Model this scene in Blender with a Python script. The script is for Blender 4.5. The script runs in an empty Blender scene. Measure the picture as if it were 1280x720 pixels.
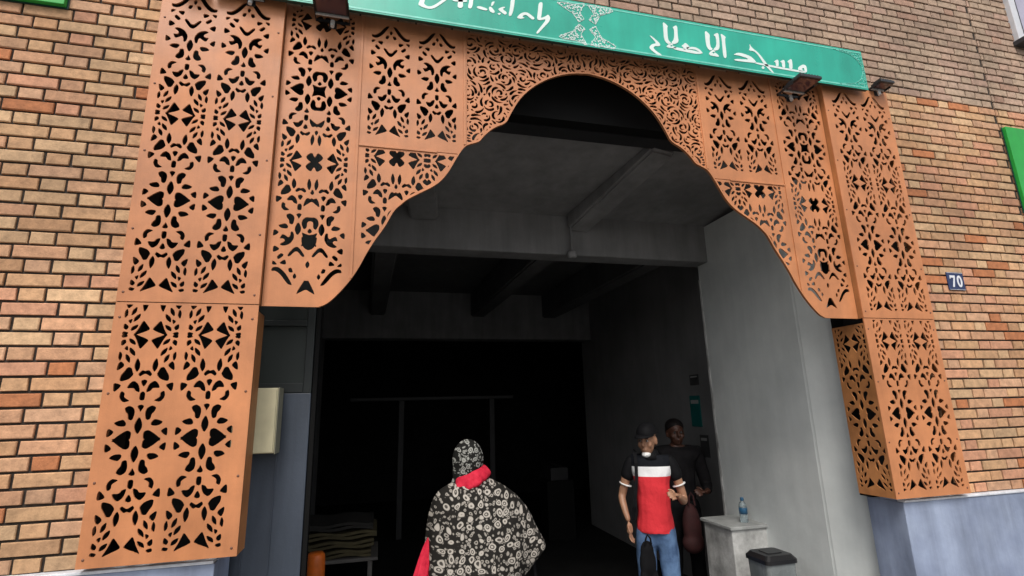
import bpy, bmesh, math, random
from mathutils import Vector, Matrix, geometry, noise
random.seed(7)
PI = math.pi
scene = bpy.context.scene
COL = scene.collection

# ------------------------------------------------------------------ camera
FPX, PITCH, YAW, ROLL = 641.07, 0.2298, 0.2502, -0.0254
CAM = Vector((-1.159, -2.5, 1.8))
fw = Vector((math.sin(YAW)*math.cos(PITCH), math.cos(YAW)*math.cos(PITCH), math.sin(PITCH)))
rt = Vector((math.cos(YAW), -math.sin(YAW), 0))
up = rt.cross(fw)
cr, sr = math.cos(ROLL), math.sin(ROLL)
rt, up = cr*rt + sr*up, -sr*rt + cr*up
cd = bpy.data.cameras.new('camera')
cam = bpy.data.objects.new('camera', cd); COL.objects.link(cam)
cd.sensor_width = 36; cd.lens = FPX/1280*36; cd.clip_end = 2000; cd.clip_start = 0.02
M = Matrix.Identity(4)
for i in range(3):
    M[i][0], M[i][1], M[i][2], M[i][3] = rt[i], up[i], -fw[i], CAM[i]
cam.matrix_world = M
scene.camera = cam

# ------------------------------------------------------------------ world, sun, exposure
SUN_EL, SUN_AZ = 52, 200           # azimuth: direction the light comes from, clockwise from +Y
w = bpy.data.worlds.new('World'); scene.world = w; w.use_nodes = True
nt = w.node_tree; nt.nodes.clear()
sky = nt.nodes.new('ShaderNodeTexSky'); sky.sky_type = 'NISHITA'; sky.sun_disc = False
sky.sun_elevation = math.radians(SUN_EL); sky.sun_rotation = math.radians(SUN_AZ)
sky.air_density = 1.0; sky.dust_density = 4.0; sky.ozone_density = 1.0
bg = nt.nodes.new('ShaderNodeBackground'); bg.inputs['Strength'].default_value = 0.14
wo = nt.nodes.new('ShaderNodeOutputWorld')
hs = nt.nodes.new('ShaderNodeHueSaturation'); hs.inputs['Saturation'].default_value = 0.35
nt.links.new(sky.outputs[0], hs.inputs['Color']); nt.links.new(hs.outputs[0], bg.inputs[0]); nt.links.new(bg.outputs[0], wo.inputs[0])
sl = bpy.data.lights.new('sun', 'SUN'); sl.energy = 1.5; sl.angle = math.radians(22); sl.color = (1, 0.95, 0.88)
so = bpy.data.objects.new('sun', sl); COL.objects.link(so)
a, e = math.radians(SUN_AZ), math.radians(SUN_EL)
sd = Vector((math.sin(a)*math.cos(e), math.cos(a)*math.cos(e), math.sin(e)))
so.rotation_euler = sd.to_track_quat('Z', 'Y').to_euler(); so.location = (0, -6, 8)
vs = scene.view_settings
vs.view_transform = 'Standard'; vs.look = 'None'; vs.gamma = 1; vs.use_curve_mapping = False
vs.exposure = 0.28

# ------------------------------------------------------------------ materials
def mat(name, base, rough=0.6, var=0.0, scale=8, bump=0.0, bscale=60, metal=0.0, col2=None, spec=0.5, detail=6, emission=None, trans=0.0, streak=False, dirt=0.0):
    m = bpy.data.materials.new(name); m.use_nodes = True
    t = m.node_tree; p = t.nodes['Principled BSDF']
    p.inputs['Base Color'].default_value = (*base, 1)
    p.inputs['Roughness'].default_value = rough; p.inputs['Metallic'].default_value = metal
    p.inputs['Specular IOR Level'].default_value = spec
    p.inputs['Transmission Weight'].default_value = trans
    tc = t.nodes.new('ShaderNodeTexCoord')
    vec = tc.outputs['Object']
    if streak:
        mp = t.nodes.new('ShaderNodeMapping'); mp.inputs['Scale'].default_value = (1, 1, 0.18)
        t.links.new(vec, mp.inputs[0]); vec = mp.outputs[0]
    if var or col2:
        n = t.nodes.new('ShaderNodeTexNoise'); n.inputs['Scale'].default_value = scale; n.inputs['Detail'].default_value = detail
        n.inputs['Roughness'].default_value = 0.62
        t.links.new(vec, n.inputs['Vector'])
        r = t.nodes.new('ShaderNodeValToRGB'); r.color_ramp.elements[0].position = 0.34; r.color_ramp.elements[1].position = 0.68
        lo = col2 if col2 else tuple(max(0, c*(1-var)) for c in base); hi = base if col2 else tuple(min(1, c*(1+var)) for c in base)
        r.color_ramp.elements[0].color = (*lo, 1); r.color_ramp.elements[1].color = (*hi, 1)
        t.links.new(n.outputs[0], r.inputs[0]); t.links.new(r.outputs[0], p.inputs['Base Color'])
    if dirt:
        mp2 = t.nodes.new('ShaderNodeMapping'); mp2.inputs['Scale'].default_value = (9, 9, .9); t.links.new(tc.outputs['Object'], mp2.inputs[0])
        nd = t.nodes.new('ShaderNodeTexNoise'); nd.inputs['Scale'].default_value = 1.0; nd.inputs['Detail'].default_value = 7; nd.inputs['Roughness'].default_value = .65
        t.links.new(mp2.outputs[0], nd.inputs['Vector'])
        ne = t.nodes.new('ShaderNodeTexNoise'); ne.inputs['Scale'].default_value = 2.3; ne.inputs['Detail'].default_value = 6
        t.links.new(tc.outputs['Object'], ne.inputs['Vector'])
        ad = t.nodes.new('ShaderNodeMath'); ad.operation = 'ADD'; t.links.new(nd.outputs[0], ad.inputs[0]); t.links.new(ne.outputs[0], ad.inputs[1])
        md = t.nodes.new('ShaderNodeMapRange'); md.inputs['From Min'].default_value = .72; md.inputs['From Max'].default_value = 1.22
        md.inputs['To Min'].default_value = 1-dirt; md.inputs['To Max'].default_value = 1+dirt*.25
        t.links.new(ad.outputs[0], md.inputs['Value'])
        mz = t.nodes.new('ShaderNodeMix'); mz.data_type = 'RGBA'; mz.blend_type = 'MULTIPLY'; mz.inputs[0].default_value = 1
        cb = t.nodes.new('ShaderNodeCombineColor')
        for k in range(3): t.links.new(md.outputs[0], cb.inputs[k])
        src = p.inputs['Base Color'].links[0].from_socket if p.inputs['Base Color'].links else None
        if src: t.links.new(src, mz.inputs[6])
        else: mz.inputs[6].default_value = (*base, 1)
        t.links.new(cb.outputs[0], mz.inputs[7]); t.links.new(mz.outputs[2], p.inputs['Base Color'])
        ro = t.nodes.new('ShaderNodeMapRange'); ro.inputs['From Min'].default_value = .35; ro.inputs['From Max'].default_value = .65
        ro.inputs['To Min'].default_value = max(.05, rough-.12); ro.inputs['To Max'].default_value = min(1, rough+.12)
        t.links.new(ne.outputs[0], ro.inputs['Value']); t.links.new(ro.outputs[0], p.inputs['Roughness'])
    if bump:
        n2 = t.nodes.new('ShaderNodeTexNoise'); n2.inputs['Scale'].default_value = bscale; n2.inputs['Detail'].default_value = 5
        t.links.new(tc.outputs['Object'], n2.inputs['Vector'])
        b = t.nodes.new('ShaderNodeBump'); b.inputs['Strength'].default_value = bump; b.inputs['Distance'].default_value = 0.01
        t.links.new(n2.outputs[0], b.inputs['Height']); t.links.new(b.outputs[0], p.inputs['Normal'])
    return m

M_SCREEN = mat('terracotta_coated_sheet', (0.555, 0.220, 0.090), 0.5, var=0.13, scale=5, bump=0.08, bscale=180, dirt=0.22)
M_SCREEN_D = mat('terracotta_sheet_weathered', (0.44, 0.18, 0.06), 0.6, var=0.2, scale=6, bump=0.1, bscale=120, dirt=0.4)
M_SCREW = mat('rusty_screw', (0.16, 0.07, 0.04), 0.5, var=0.2)
M_GREEN = mat('sign_green', (0.018, 0.40, 0.285), 0.3, var=0.10, scale=2.5, bump=0.02, bscale=30, dirt=0.2)
M_SIGNLINE = mat('sign_turquoise', (0.16, 0.60, 0.48), 0.4, var=0.15, scale=20)
M_WHITE = mat('letter_white', (0.72, 0.82, 0.78), 0.4, var=0.05)
M_SIGNSIDE = mat('sign_case_dark', (0.012, 0.05, 0.04), 0.5)
M_MORTAR = mat('dark_mortar', (0.032, 0.024, 0.018), 0.95, var=0.35, scale=30, bump=0.5, bscale=200, dirt=0.3)
M_PLINTH = mat('blue_grey_paint', (0.31, 0.365, 0.49), 0.6, col2=(0.22, 0.265, 0.38), scale=3.2, bump=0.25, bscale=25, dirt=0.4)
M_PLINTHTOP = mat('pale_plinth_rim', (0.60, 0.62, 0.66), 0.7, var=0.2, scale=14, bump=0.2)  # light on the ledge top is put into this paler colour
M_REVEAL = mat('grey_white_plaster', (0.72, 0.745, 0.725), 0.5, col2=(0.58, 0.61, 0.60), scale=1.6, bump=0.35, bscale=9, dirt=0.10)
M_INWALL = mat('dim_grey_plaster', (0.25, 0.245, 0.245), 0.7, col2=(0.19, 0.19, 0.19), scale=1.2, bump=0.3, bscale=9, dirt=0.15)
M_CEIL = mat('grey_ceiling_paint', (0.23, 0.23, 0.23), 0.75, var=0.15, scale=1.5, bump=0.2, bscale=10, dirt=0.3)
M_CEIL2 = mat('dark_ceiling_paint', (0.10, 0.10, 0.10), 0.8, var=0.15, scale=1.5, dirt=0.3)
M_BLACK = mat('unlit_black_wall', (0.012, 0.012, 0.013), 0.8, var=0.3, scale=2, spec=0.12)  # the unlit depth of the rear room is put into this near-black
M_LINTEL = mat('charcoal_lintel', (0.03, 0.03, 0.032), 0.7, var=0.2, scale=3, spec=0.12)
M_BLACKP = mat('black_paint_and_shade', (0.006, 0.006, 0.006), 0.7, spec=0.12)  # plain black; on lintel face and recess it carries shade in the colour
M_FLOOR = mat('dark_concrete_floor', (0.018, 0.018, 0.018), 0.6, var=0.3, scale=3, bump=0.2, spec=0.12)
M_ASPHALT = mat('asphalt', (0.05, 0.05, 0.052), 0.85, var=0.3, scale=40, bump=0.4, bscale=250)
M_PAVE = mat('pavement_concrete', (0.22, 0.215, 0.20), 0.8, var=0.2, scale=9, bump=0.3, bscale=120)
M_GATE = mat('gate_blue_grey_steel', (0.062, 0.078, 0.105), 0.45, col2=(0.04, 0.052, 0.075), scale=4, bump=0.1, streak=True, dirt=0.4)
M_DGLASS = mat('dark_gate_glass', (0.022, 0.028, 0.026), 0.45, spec=.25)
M_GATED = mat('gate_dark_frame', (0.016, 0.020, 0.020), 0.5, spec=.3)
M_CREAM = mat('cream_plastic', (0.56, 0.51, 0.33), 0.45, var=0.08, scale=10, dirt=0.2)
M_CREAMD = mat('cream_edge', (0.25, 0.24, 0.17), 0.5, var=0.08, scale=10)
M_DARKMET = mat('black_lamp_metal', (0.025, 0.025, 0.027), 0.4, var=0.2)
M_LGLASS = mat('lamp_glass', (0.10, 0.06, 0.07), 0.1)
M_PALEMET = mat('pale_bracket', (0.62, 0.62, 0.60), 0.4, var=0.2, scale=30)
M_KELLY = mat('bright_green_panel', (0.015, 0.36, 0.05), 0.4, var=0.08, dirt=0.12)
M_WINFR = mat('white_window_frame', (0.62, 0.63, 0.66), 0.4, var=0.08)
M_WINPANE = mat('window_pane', (0.42, 0.40, 0.50), 0.15, var=0.1)
M_WINDK = mat('window_gasket', (0.03, 0.03, 0.035), 0.5)
M_PLATE = mat('enamel_navy', (0.015, 0.03, 0.10), 0.25, var=0.2, scale=30)
M_PLATEW = mat('enamel_white', (0.7, 0.72, 0.76), 0.3)
M_PEDW = mat('chipped_white_block', (0.70, 0.70, 0.68), 0.6, col2=(0.28, 0.28, 0.27), scale=5, bump=0.3, dirt=0.3)
M_PEDTOP = mat('stone_top', (0.34, 0.35, 0.34), 0.5, var=0.2, scale=12)
M_BIN = mat('smoked_plastic', (0.19, 0.21, 0.21), 0.3, var=0.2, scale=4, dirt=0.3)
M_BINLID = mat('black_plastic', (0.012, 0.012, 0.013), 0.3)
M_BOTTLE = mat('bottle_clear', (0.55, 0.65, 0.68), 0.08, trans=0.75)
M_BLUE = mat('bottle_blue', (0.02, 0.10, 0.20), 0.4)
M_ORANGE = mat('cone_orange', (0.80, 0.17, 0.02), 0.45, var=0.15, scale=14)
M_ORANGEW = mat('cone_white', (0.7, 0.68, 0.64), 0.4, var=0.1)
M_YEL = mat('faded_yellow_mat', (0.085, 0.07, 0.032), 0.8, var=0.25, scale=9)
M_YEL2 = mat('grey_mat', (0.025, 0.023, 0.02), 0.8, var=0.25, scale=9)
M_TABLE = mat('grey_trestle', (0.14, 0.13, 0.12), 0.6, var=0.2)
M_POST = mat('grey_post_paint', (0.016, 0.016, 0.017), 0.6, var=0.15)
M_TEAL = mat('teal_notice', (0.01, 0.13, 0.12), 0.4, var=0.1)
M_NOTED = mat('dark_notice', (0.05, 0.05, 0.05), 0.5, var=0.2)
M_PAPER = mat('notice_paper', (0.35, 0.35, 0.34), 0.6)
M_SKIN = mat('skin', (0.33, 0.17, 0.10), 0.5, var=0.12, scale=20)
M_SKIN2 = mat('skin_brown', (0.075, 0.030, 0.018), 0.5, var=0.12, scale=20)
M_HAIR = mat('black_hair', (0.012, 0.01, 0.01), 0.5, var=0.3, scale=60, spec=0.12)
M_CAPB = mat('black_cap_cloth', (0.006, 0.006, 0.007), 0.7, var=0.2, scale=50, spec=0.12)
M_MASK = mat('white_mask', (0.75, 0.75, 0.73), 0.7)
M_BLACKC = mat('black_cloth', (0.006, 0.006, 0.007), 0.8, var=0.3, scale=14, bump=0.3, bscale=18, spec=0.12)
M_DARKJ = mat('dark_jacket_cloth', (0.012, 0.011, 0.012), 0.8, var=0.3, scale=14, bump=0.3, bscale=18, spec=0.12)
M_DRED = mat('dull_red_cloth', (0.035, 0.005, 0.005), 0.8, var=0.3, scale=14)
M_JEAN = mat('blue_denim', (0.13, 0.22, 0.38), 0.8, col2=(0.05, 0.09, 0.18), scale=9, bump=0.3, bscale=30, spec=0.12)
M_SHOE = mat('dark_shoe', (0.02, 0.02, 0.02), 0.5, spec=0.12)
M_REDSC = mat('red_scarf_cloth', (0.62, 0.03, 0.06), 0.7, col2=(0.42, 0.01, 0.03), scale=30, bump=0.3, bscale=50, spec=0.12)

def brick_material():
    m = bpy.data.materials.new('flemish_bond_brick'); m.use_nodes = True
    t = m.node_tree; p = t.nodes['Principled BSDF']; p.inputs['Roughness'].default_value = 0.88
    at = t.nodes.new('ShaderNodeAttribute'); at.attribute_name = 'brick_tone'
    tc = t.nodes.new('ShaderNodeTexCoord')
    n = t.nodes.new('ShaderNodeTexNoise'); n.inputs['Scale'].default_value = 26; n.inputs['Detail'].default_value = 8; n.inputs['Roughness'].default_value = 0.7
    t.links.new(tc.outputs['Object'], n.inputs['Vector'])
    mr = t.nodes.new('ShaderNodeMapRange'); mr.inputs['From Min'].default_value = 0.3; mr.inputs['From Max'].default_value = 0.7
    mr.inputs['To Min'].default_value = 0.68; mr.inputs['To Max'].default_value = 1.28
    t.links.new(n.outputs[0], mr.inputs['Value'])
    n3 = t.nodes.new('ShaderNodeTexNoise'); n3.inputs['Scale'].default_value = 1.4; n3.inputs['Detail'].default_value = 5
    t.links.new(tc.outputs['Object'], n3.inputs['Vector'])
    mr3 = t.nodes.new('ShaderNodeMapRange'); mr3.inputs['From Min'].default_value = 0.3; mr3.inputs['From Max'].default_value = 0.7
    mr3.inputs['To Min'].default_value = 0.74; mr3.inputs['To Max'].default_value = 1.14
    t.links.new(n3.outputs[0], mr3.inputs['Value'])
    mu = t.nodes.new('ShaderNodeMath'); mu.operation = 'MULTIPLY'
    t.links.new(mr.outputs[0], mu.inputs[0]); t.links.new(mr3.outputs[0], mu.inputs[1])
    mx = t.nodes.new('ShaderNodeMix'); mx.data_type = 'RGBA'; mx.blend_type = 'MULTIPLY'; mx.inputs[0].default_value = 1
    cb = t.nodes.new('ShaderNodeCombineColor')
    for k in range(3): t.links.new(mu.outputs[0], cb.inputs[k])
    t.links.new(at.outputs['Color'], mx.inputs[6]); t.links.new(cb.outputs[0], mx.inputs[7])
    t.links.new(mx.outputs[2], p.inputs['Base Color'])
    n2 = t.nodes.new('ShaderNodeTexNoise'); n2.inputs['Scale'].default_value = 120; n2.inputs['Detail'].default_value = 4
    t.links.new(tc.outputs['Object'], n2.inputs['Vector'])
    b = t.nodes.new('ShaderNodeBump'); b.inputs['Strength'].default_value = 0.5; b.inputs['Distance'].default_value = 0.004
    t.links.new(n2.outputs[0], b.inputs['Height']); t.links.new(b.outputs[0], p.inputs['Normal'])
    return m
M_BRICK = brick_material()

def floral_material(name, light, dark, sc):
    m = bpy.data.materials.new(name); m.use_nodes = True
    t = m.node_tree; p = t.nodes['Principled BSDF']; p.inputs['Roughness'].default_value = 0.85; p.inputs['Specular IOR Level'].default_value = 0.1
    tc = t.nodes.new('ShaderNodeTexCoord')
    mp = t.nodes.new('ShaderNodeMapping'); mp.inputs['Scale'].default_value = (1, .05, 1); t.links.new(tc.outputs['Object'], mp.inputs[0])
    nz = t.nodes.new('ShaderNodeTexNoise'); nz.inputs['Scale'].default_value = sc*.7; nz.inputs['Detail'].default_value = 1
    t.links.new(mp.outputs[0], nz.inputs['Vector'])
    ms = t.nodes.new('ShaderNodeVectorMath'); ms.operation = 'MULTIPLY_ADD'; ms.inputs[1].default_value = (.9/sc, .9/sc, .9/sc)
    t.links.new(nz.outputs['Color'], ms.inputs[0]); t.links.new(mp.outputs[0], ms.inputs[2])
    def vor(scale, rnd, stops):
        v = t.nodes.new('ShaderNodeTexVoronoi'); v.inputs['Scale'].default_value = scale; v.inputs['Randomness'].default_value = rnd
        t.links.new(ms.outputs[0], v.inputs['Vector'])
        r = t.nodes.new('ShaderNodeValToRGB'); c_ = r.color_ramp
        c_.elements[0].position = stops[0][0]; c_.elements[0].color = (*[k*stops[0][1] for k in light], 1)
        c_.elements[1].position = stops[-1][0]; c_.elements[1].color = (*[k*stops[-1][1] for k in light], 1)
        for pos, f in stops[1:-1]: e_ = c_.elements.new(pos); e_.color = (*[k*f for k in light], 1)
        t.links.new(v.outputs['Distance'], r.inputs[0]); return r
    big = vor(sc, .6, [(0, .9), (.09, .9), (.13, .12), (.18, .15), (.22, 1), (.31, .9), (.36, .03)])
    mask = vor(sc, .6, [(0, 0), (.36, 0), (.42, 1)])
    petals = vor(sc*2.6, 1.0, [(0, .04), (.13, .06), (.20, .75), (.34, .7), (.44, .04)])
    m1 = t.nodes.new('ShaderNodeMix'); m1.data_type = 'RGBA'; m1.blend_type = 'MIX'
    t.links.new(mask.outputs[0], m1.inputs[0]); t.links.new(big.outputs[0], m1.inputs[6]); t.links.new(petals.outputs[0], m1.inputs[7])
    mth = t.nodes.new('ShaderNodeMath'); mth.operation = 'MULTIPLY'; mth.inputs[1].default_value = 1.0/light[0]; t.links.new(mask.outputs[0], mth.inputs[0]); mth.use_clamp = True
    t.links.new(mth.outputs[0], m1.inputs[0])
    t.links.new(m1.outputs[2], p.inputs['Base Color'])
    return m
M_FLORAL = floral_material('black_white_floral_cloth', (0.43, 0.39, 0.34), (0.012, 0.010, 0.010), 21)
M_FLORALH = floral_material('black_white_floral_scarf', (0.33, 0.33, 0.30), (0.012, 0.013, 0.010), 27)

def banded_material(name, bands, rough=0.8):
    """colour by height on the garment: bands = [(z_from, colour), ...] in object metres"""
    m = bpy.data.materials.new(name); m.use_nodes = True
    t = m.node_tree; p = t.nodes['Principled BSDF']; p.inputs['Roughness'].default_value = rough; p.inputs['Specular IOR Level'].default_value = 0.15
    tc = t.nodes.new('ShaderNodeTexCoord'); sx = t.nodes.new('ShaderNodeSeparateXYZ')
    t.links.new(tc.outputs['Object'], sx.inputs[0])
    mr = t.nodes.new('ShaderNodeMapRange'); mr.inputs['From Min'].default_value = 0; mr.inputs['From Max'].default_value = 2
    t.links.new(sx.outputs['Z'], mr.inputs['Value'])
    r = t.nodes.new('ShaderNodeValToRGB'); c_ = r.color_ramp; c_.interpolation = 'CONSTANT'
    c_.elements[0].position = 0; c_.elements[0].color = (*bands[0][1], 1)
    c_.elements[1].position = bands[1][0]/2; c_.elements[1].color = (*bands[1][1], 1)
    for z, c in bands[2:]:
        e_ = c_.elements.new(z/2); e_.color = (*c, 1)
    t.links.new(mr.outputs[0], r.inputs[0]); t.links.new(r.outputs[0], p.inputs['Base Color'])
    n2 = t.nodes.new('ShaderNodeTexNoise'); n2.inputs['Scale'].default_value = 16; n2.inputs['Detail'].default_value = 4
    t.links.new(tc.outputs['Object'], n2.inputs['Vector'])
    b = t.nodes.new('ShaderNodeBump'); b.inputs['Strength'].default_value = 0.5; b.inputs['Distance'].default_value = 0.02
    t.links.new(n2.outputs[0], b.inputs['Height']); t.links.new(b.outputs[0], p.inputs['Normal'])
    return m
M_POLO = banded_material('black_white_red_polo', [(0, (0.62, 0.035, 0.045)), (1.275, (0.78, 0.78, 0.78)), (1.345, (0.006, 0.007, 0.010))])

# ------------------------------------------------------------------ helpers
def link(name, me, m=None, parent=None, smooth=False):
    if m is not None and len(me.materials) == 0: me.materials.append(m)
    o = bpy.data.objects.new(name, me); COL.objects.link(o)
    if parent: o.parent = parent
    if smooth:
        for p in me.polygons: p.use_smooth = True
    return o
def obj(name, bm, m, parent=None, smooth=False):
    me = bpy.data.meshes.new(name); bmesh.ops.recalc_face_normals(bm, faces=bm.faces); bm.to_mesh(me); bm.free()
    return link(name, me, m, parent, smooth)
def tag(o, label, cat, group=None, kind=None):
    if label: o['label'] = label
    if cat: o['category'] = cat
    if group: o['group'] = group
    if kind: o['kind'] = kind
    return o
def thing(name, loc, label, cat, group=None, rotz=0):
    o = bpy.data.objects.new(name, None); COL.objects.link(o); o.location = loc; o.rotation_euler = (0, 0, rotz)
    o.empty_display_size = 0.1
    return tag(o, label, cat, group)
def local(o):           # world->local offset helper for things placed by world coordinates
    return Matrix.Translation(-Vector(o.location))
def box(bm, x0, x1, y0, y1, z0, z1, bev=0.0, mtx=None):
    r = bmesh.ops.create_cube(bm, size=1)
    vs_ = r['verts']
    for v in vs_:
        v.co = Vector((x0 + (v.co.x+.5)*(x1-x0), y0 + (v.co.y+.5)*(y1-y0), z0 + (v.co.z+.5)*(z1-z0)))
    if bev:
        es = list({e for v in vs_ for e in v.link_edges})
        rr = bmesh.ops.bevel(bm, geom=es, offset=bev, segments=2, affect='EDGES', profile=0.5)
        vs_ = list({v for f in rr['faces'] for v in f.verts} | {v for v in vs_ if v.is_valid})
    if mtx: bmesh.ops.transform(bm, matrix=mtx, verts=[v for v in vs_ if v.is_valid])
    return bm
def B(x0, x1, y0, y1, z0, z1, bev=0.0, mtx=None):
    return box(bmesh.new(), x0, x1, y0, y1, z0, z1, bev, mtx)
def cyl(bm, p, q, r0, r1=None, n=20, caps=True):
    p, q = Vector(p), Vector(q); r1 = r0 if r1 is None else r1
    d = q-p; m = Matrix.Translation((p+q)/2) @ d.to_track_quat('Z', 'Y').to_matrix().to_4x4()
    bmesh.ops.create_cone(bm, cap_ends=caps, segments=n, radius1=r0, radius2=r1, depth=d.length, matrix=m)
    return bm
def lathe(bm, prof, c=(0, 0, 0), n=32):
    rings = []
    for r, z in prof:
        rings.append([bm.verts.new((c[0]+r*math.cos(2*PI*k/n), c[1]+r*math.sin(2*PI*k/n), c[2]+z)) for k in range(n)])
    for a_, b_ in zip(rings, rings[1:]):
        for k in range(n): bm.faces.new((a_[k], a_[(k+1) % n], b_[(k+1) % n], b_[k]))
    bm.faces.new(rings[0][::-1]); bm.faces.new(rings[-1])
    return bm
def area2(p): return sum(p[i][0]*p[(i+1) % len(p)][1]-p[(i+1) % len(p)][0]*p[i][1] for i in range(len(p)))
def inside(pt, poly):
    x, y = pt; c = False; j = len(poly)-1
    for i in range(len(poly)):
        xi, yi = poly[i]; xj, yj = poly[j]
        if (yi > y) != (yj > y) and x < (xj-xi)*(y-yi)/(yj-yi)+xi: c = not c
        j = i
    return c
def smooth_poly(p, it=1):
    for _ in range(it):
        q = []
        for i in range(len(p)):
            a_, b_ = p[i], p[(i+1) % len(p)]
            q.append((a_[0]*.78+b_[0]*.22, a_[1]*.78+b_[1]*.22)); q.append((a_[0]*.22+b_[0]*.78, a_[1]*.22+b_[1]*.78))
        p = q
    return p
def inset(poly, d):
    """move every vertex of a polygon inwards by d"""
    s = 1 if area2(poly) > 0 else -1; n = len(poly); out = []
    for i in range(n):
        a_, b_, c_ = Vector(poly[i-1]), Vector(poly[i]), Vector(poly[(i+1) % n])
        e1 = (b_-a_); e2 = (c_-b_)
        if e1.length < 1e-7 or e2.length < 1e-7: continue
        e1.normalize(); e2.normalize()
        n1 = Vector((-e1.y, e1.x))*s; n2 = Vector((-e2.y, e2.x))*s
        nn = n1+n2
        if nn.length < 1e-4: nn = n1.copy()
        nn.normalize(); k = d/max(0.45, nn.dot(n1)); out.append(tuple(b_+nn*k))
    return out
def sheet(outline, holes, T, thick, rim=0.0):
    """flat perforated sheet: T maps (u, v, w) to a point, w = depth into the sheet. Returns bmesh."""
    verts, edges, idx = [], [], {}
    def add(poly):
        base = len(verts); n = len(poly)
        for q in poly: verts.append(Vector(q))
        for i in range(n): edges.append((base+i, base+(i+1) % n))
    add(outline)
    lim = inset(outline, rim) if rim else None
    xs = [q[0] for q in outline]; ys = [q[1] for q in outline]
    use = [h for h in holes if min(q[0] for q in h) < max(xs) and max(q[0] for q in h) > min(xs) and min(q[1] for q in h) < max(ys) and max(q[1] for q in h) > min(ys)]
    if lim: add(lim)
    for h in use: add(h)
    V, E, F, _, _, _ = geometry.delaunay_2d_cdt(verts, edges, [], 0, 1e-6)
    bbs = [(min(q[0] for q in h), max(q[0] for q in h), min(q[1] for q in h), max(q[1] for q in h), h) for h in use]
    keep = []
    for f in F:
        c = sum((V[i] for i in f), Vector((0, 0)))/len(f)
        if not inside(c, outline): continue
        hole = False
        if (lim is None) or inside(c, lim):
            for x0, x1, y0, y1, h in bbs:
                if x0 <= c.x <= x1 and y0 <= c.y <= y1 and inside(c, h): hole = True; break
        if not hole: keep.append(f)
    bm = bmesh.new()
    fr = [bm.verts.new(T(v.x, v.y, 0)) for v in V]; bk = [bm.verts.new(T(v.x, v.y, thick)) for v in V]
    cnt = {}
    for f in keep:
        bm.faces.new([fr[i] for i in f]); bm.faces.new([bk[i] for i in reversed(f)])
        for i in range(len(f)):
            a_, b_ = f[i], f[(i+1) % len(f)]
            cnt[(a_, b_)] = 1
    for (a_, b_) in list(cnt):
        if (b_, a_) not in cnt: bm.faces.new((fr[b_], fr[a_], bk[a_], bk[b_]))
    bmesh.ops.delete(bm, geom=[v for v in bm.verts if not v.link_faces], context='VERTS')
    return bm
def flat(polys, T, thick):
    """solid flat shapes (letters) standing off a surface"""
    bm = bmesh.new()
    for p in polys:
        V, E, F, _, _, _ = geometry.delaunay_2d_cdt([Vector(q) for q in p], [(i, (i+1) % len(p)) for i in range(len(p))], [], 0, 1e-6)
        F = [f for f in F if inside(sum((V[i] for i in f), Vector((0, 0)))/len(f), p)]
        fr = [bm.verts.new(T(v.x, v.y, 0)) for v in V]; bk = [bm.verts.new(T(v.x, v.y, thick)) for v in V]
        cnt = set()
        for f in F:
            bm.faces.new([fr[i] for i in f]); bm.faces.new([bk[i] for i in reversed(f)])
            for i in range(len(f)): cnt.add((f[i], f[(i+1) % len(f)]))
        for a_, b_ in cnt:
            if (b_, a_) not in cnt: bm.faces.new((fr[b_], fr[a_], bk[a_], bk[b_]))
    bmesh.ops.delete(bm, geom=[v for v in bm.verts if not v.link_faces], context='VERTS')
    return bm
MOT_A = [('n', [(0.0253, 0.0289), (0.0395, 0.0352), (0.0623, 0.0208), (0.0832, 0.0032), (0.0873, -0.0043), (0.0283, -0.0021)]), ('n', [(0.0266, 0.1244), (0.0429, 0.1343), (0.0565, 0.127), (0.0513, 0.1132), (0.0415, 0.1041), (0.0392, 0.0834), (0.0278, 0.0814), (0.0228, 0.1069)]), ('n', [(0.0495, 0.0647), (0.059, 0.0782), (0.0766, 0.074), (0.0879, 0.0682), (0.0759, 0.0584), (0.0523, 0.0577)]), ('n', [(0.0911, 0.0335), (0.1095, 0.0444), (0.1112, 0.0168), (0.1008, 0.0217)]), ('a', [(0.0, 0.1399), (0.0120, 0.1345), (0.0025, 0.1170), (0.0, 0.112)]), ('a', [(0.0, 0.094), (0.0165, 0.0543), (0.0, 0.020)])]
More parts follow.
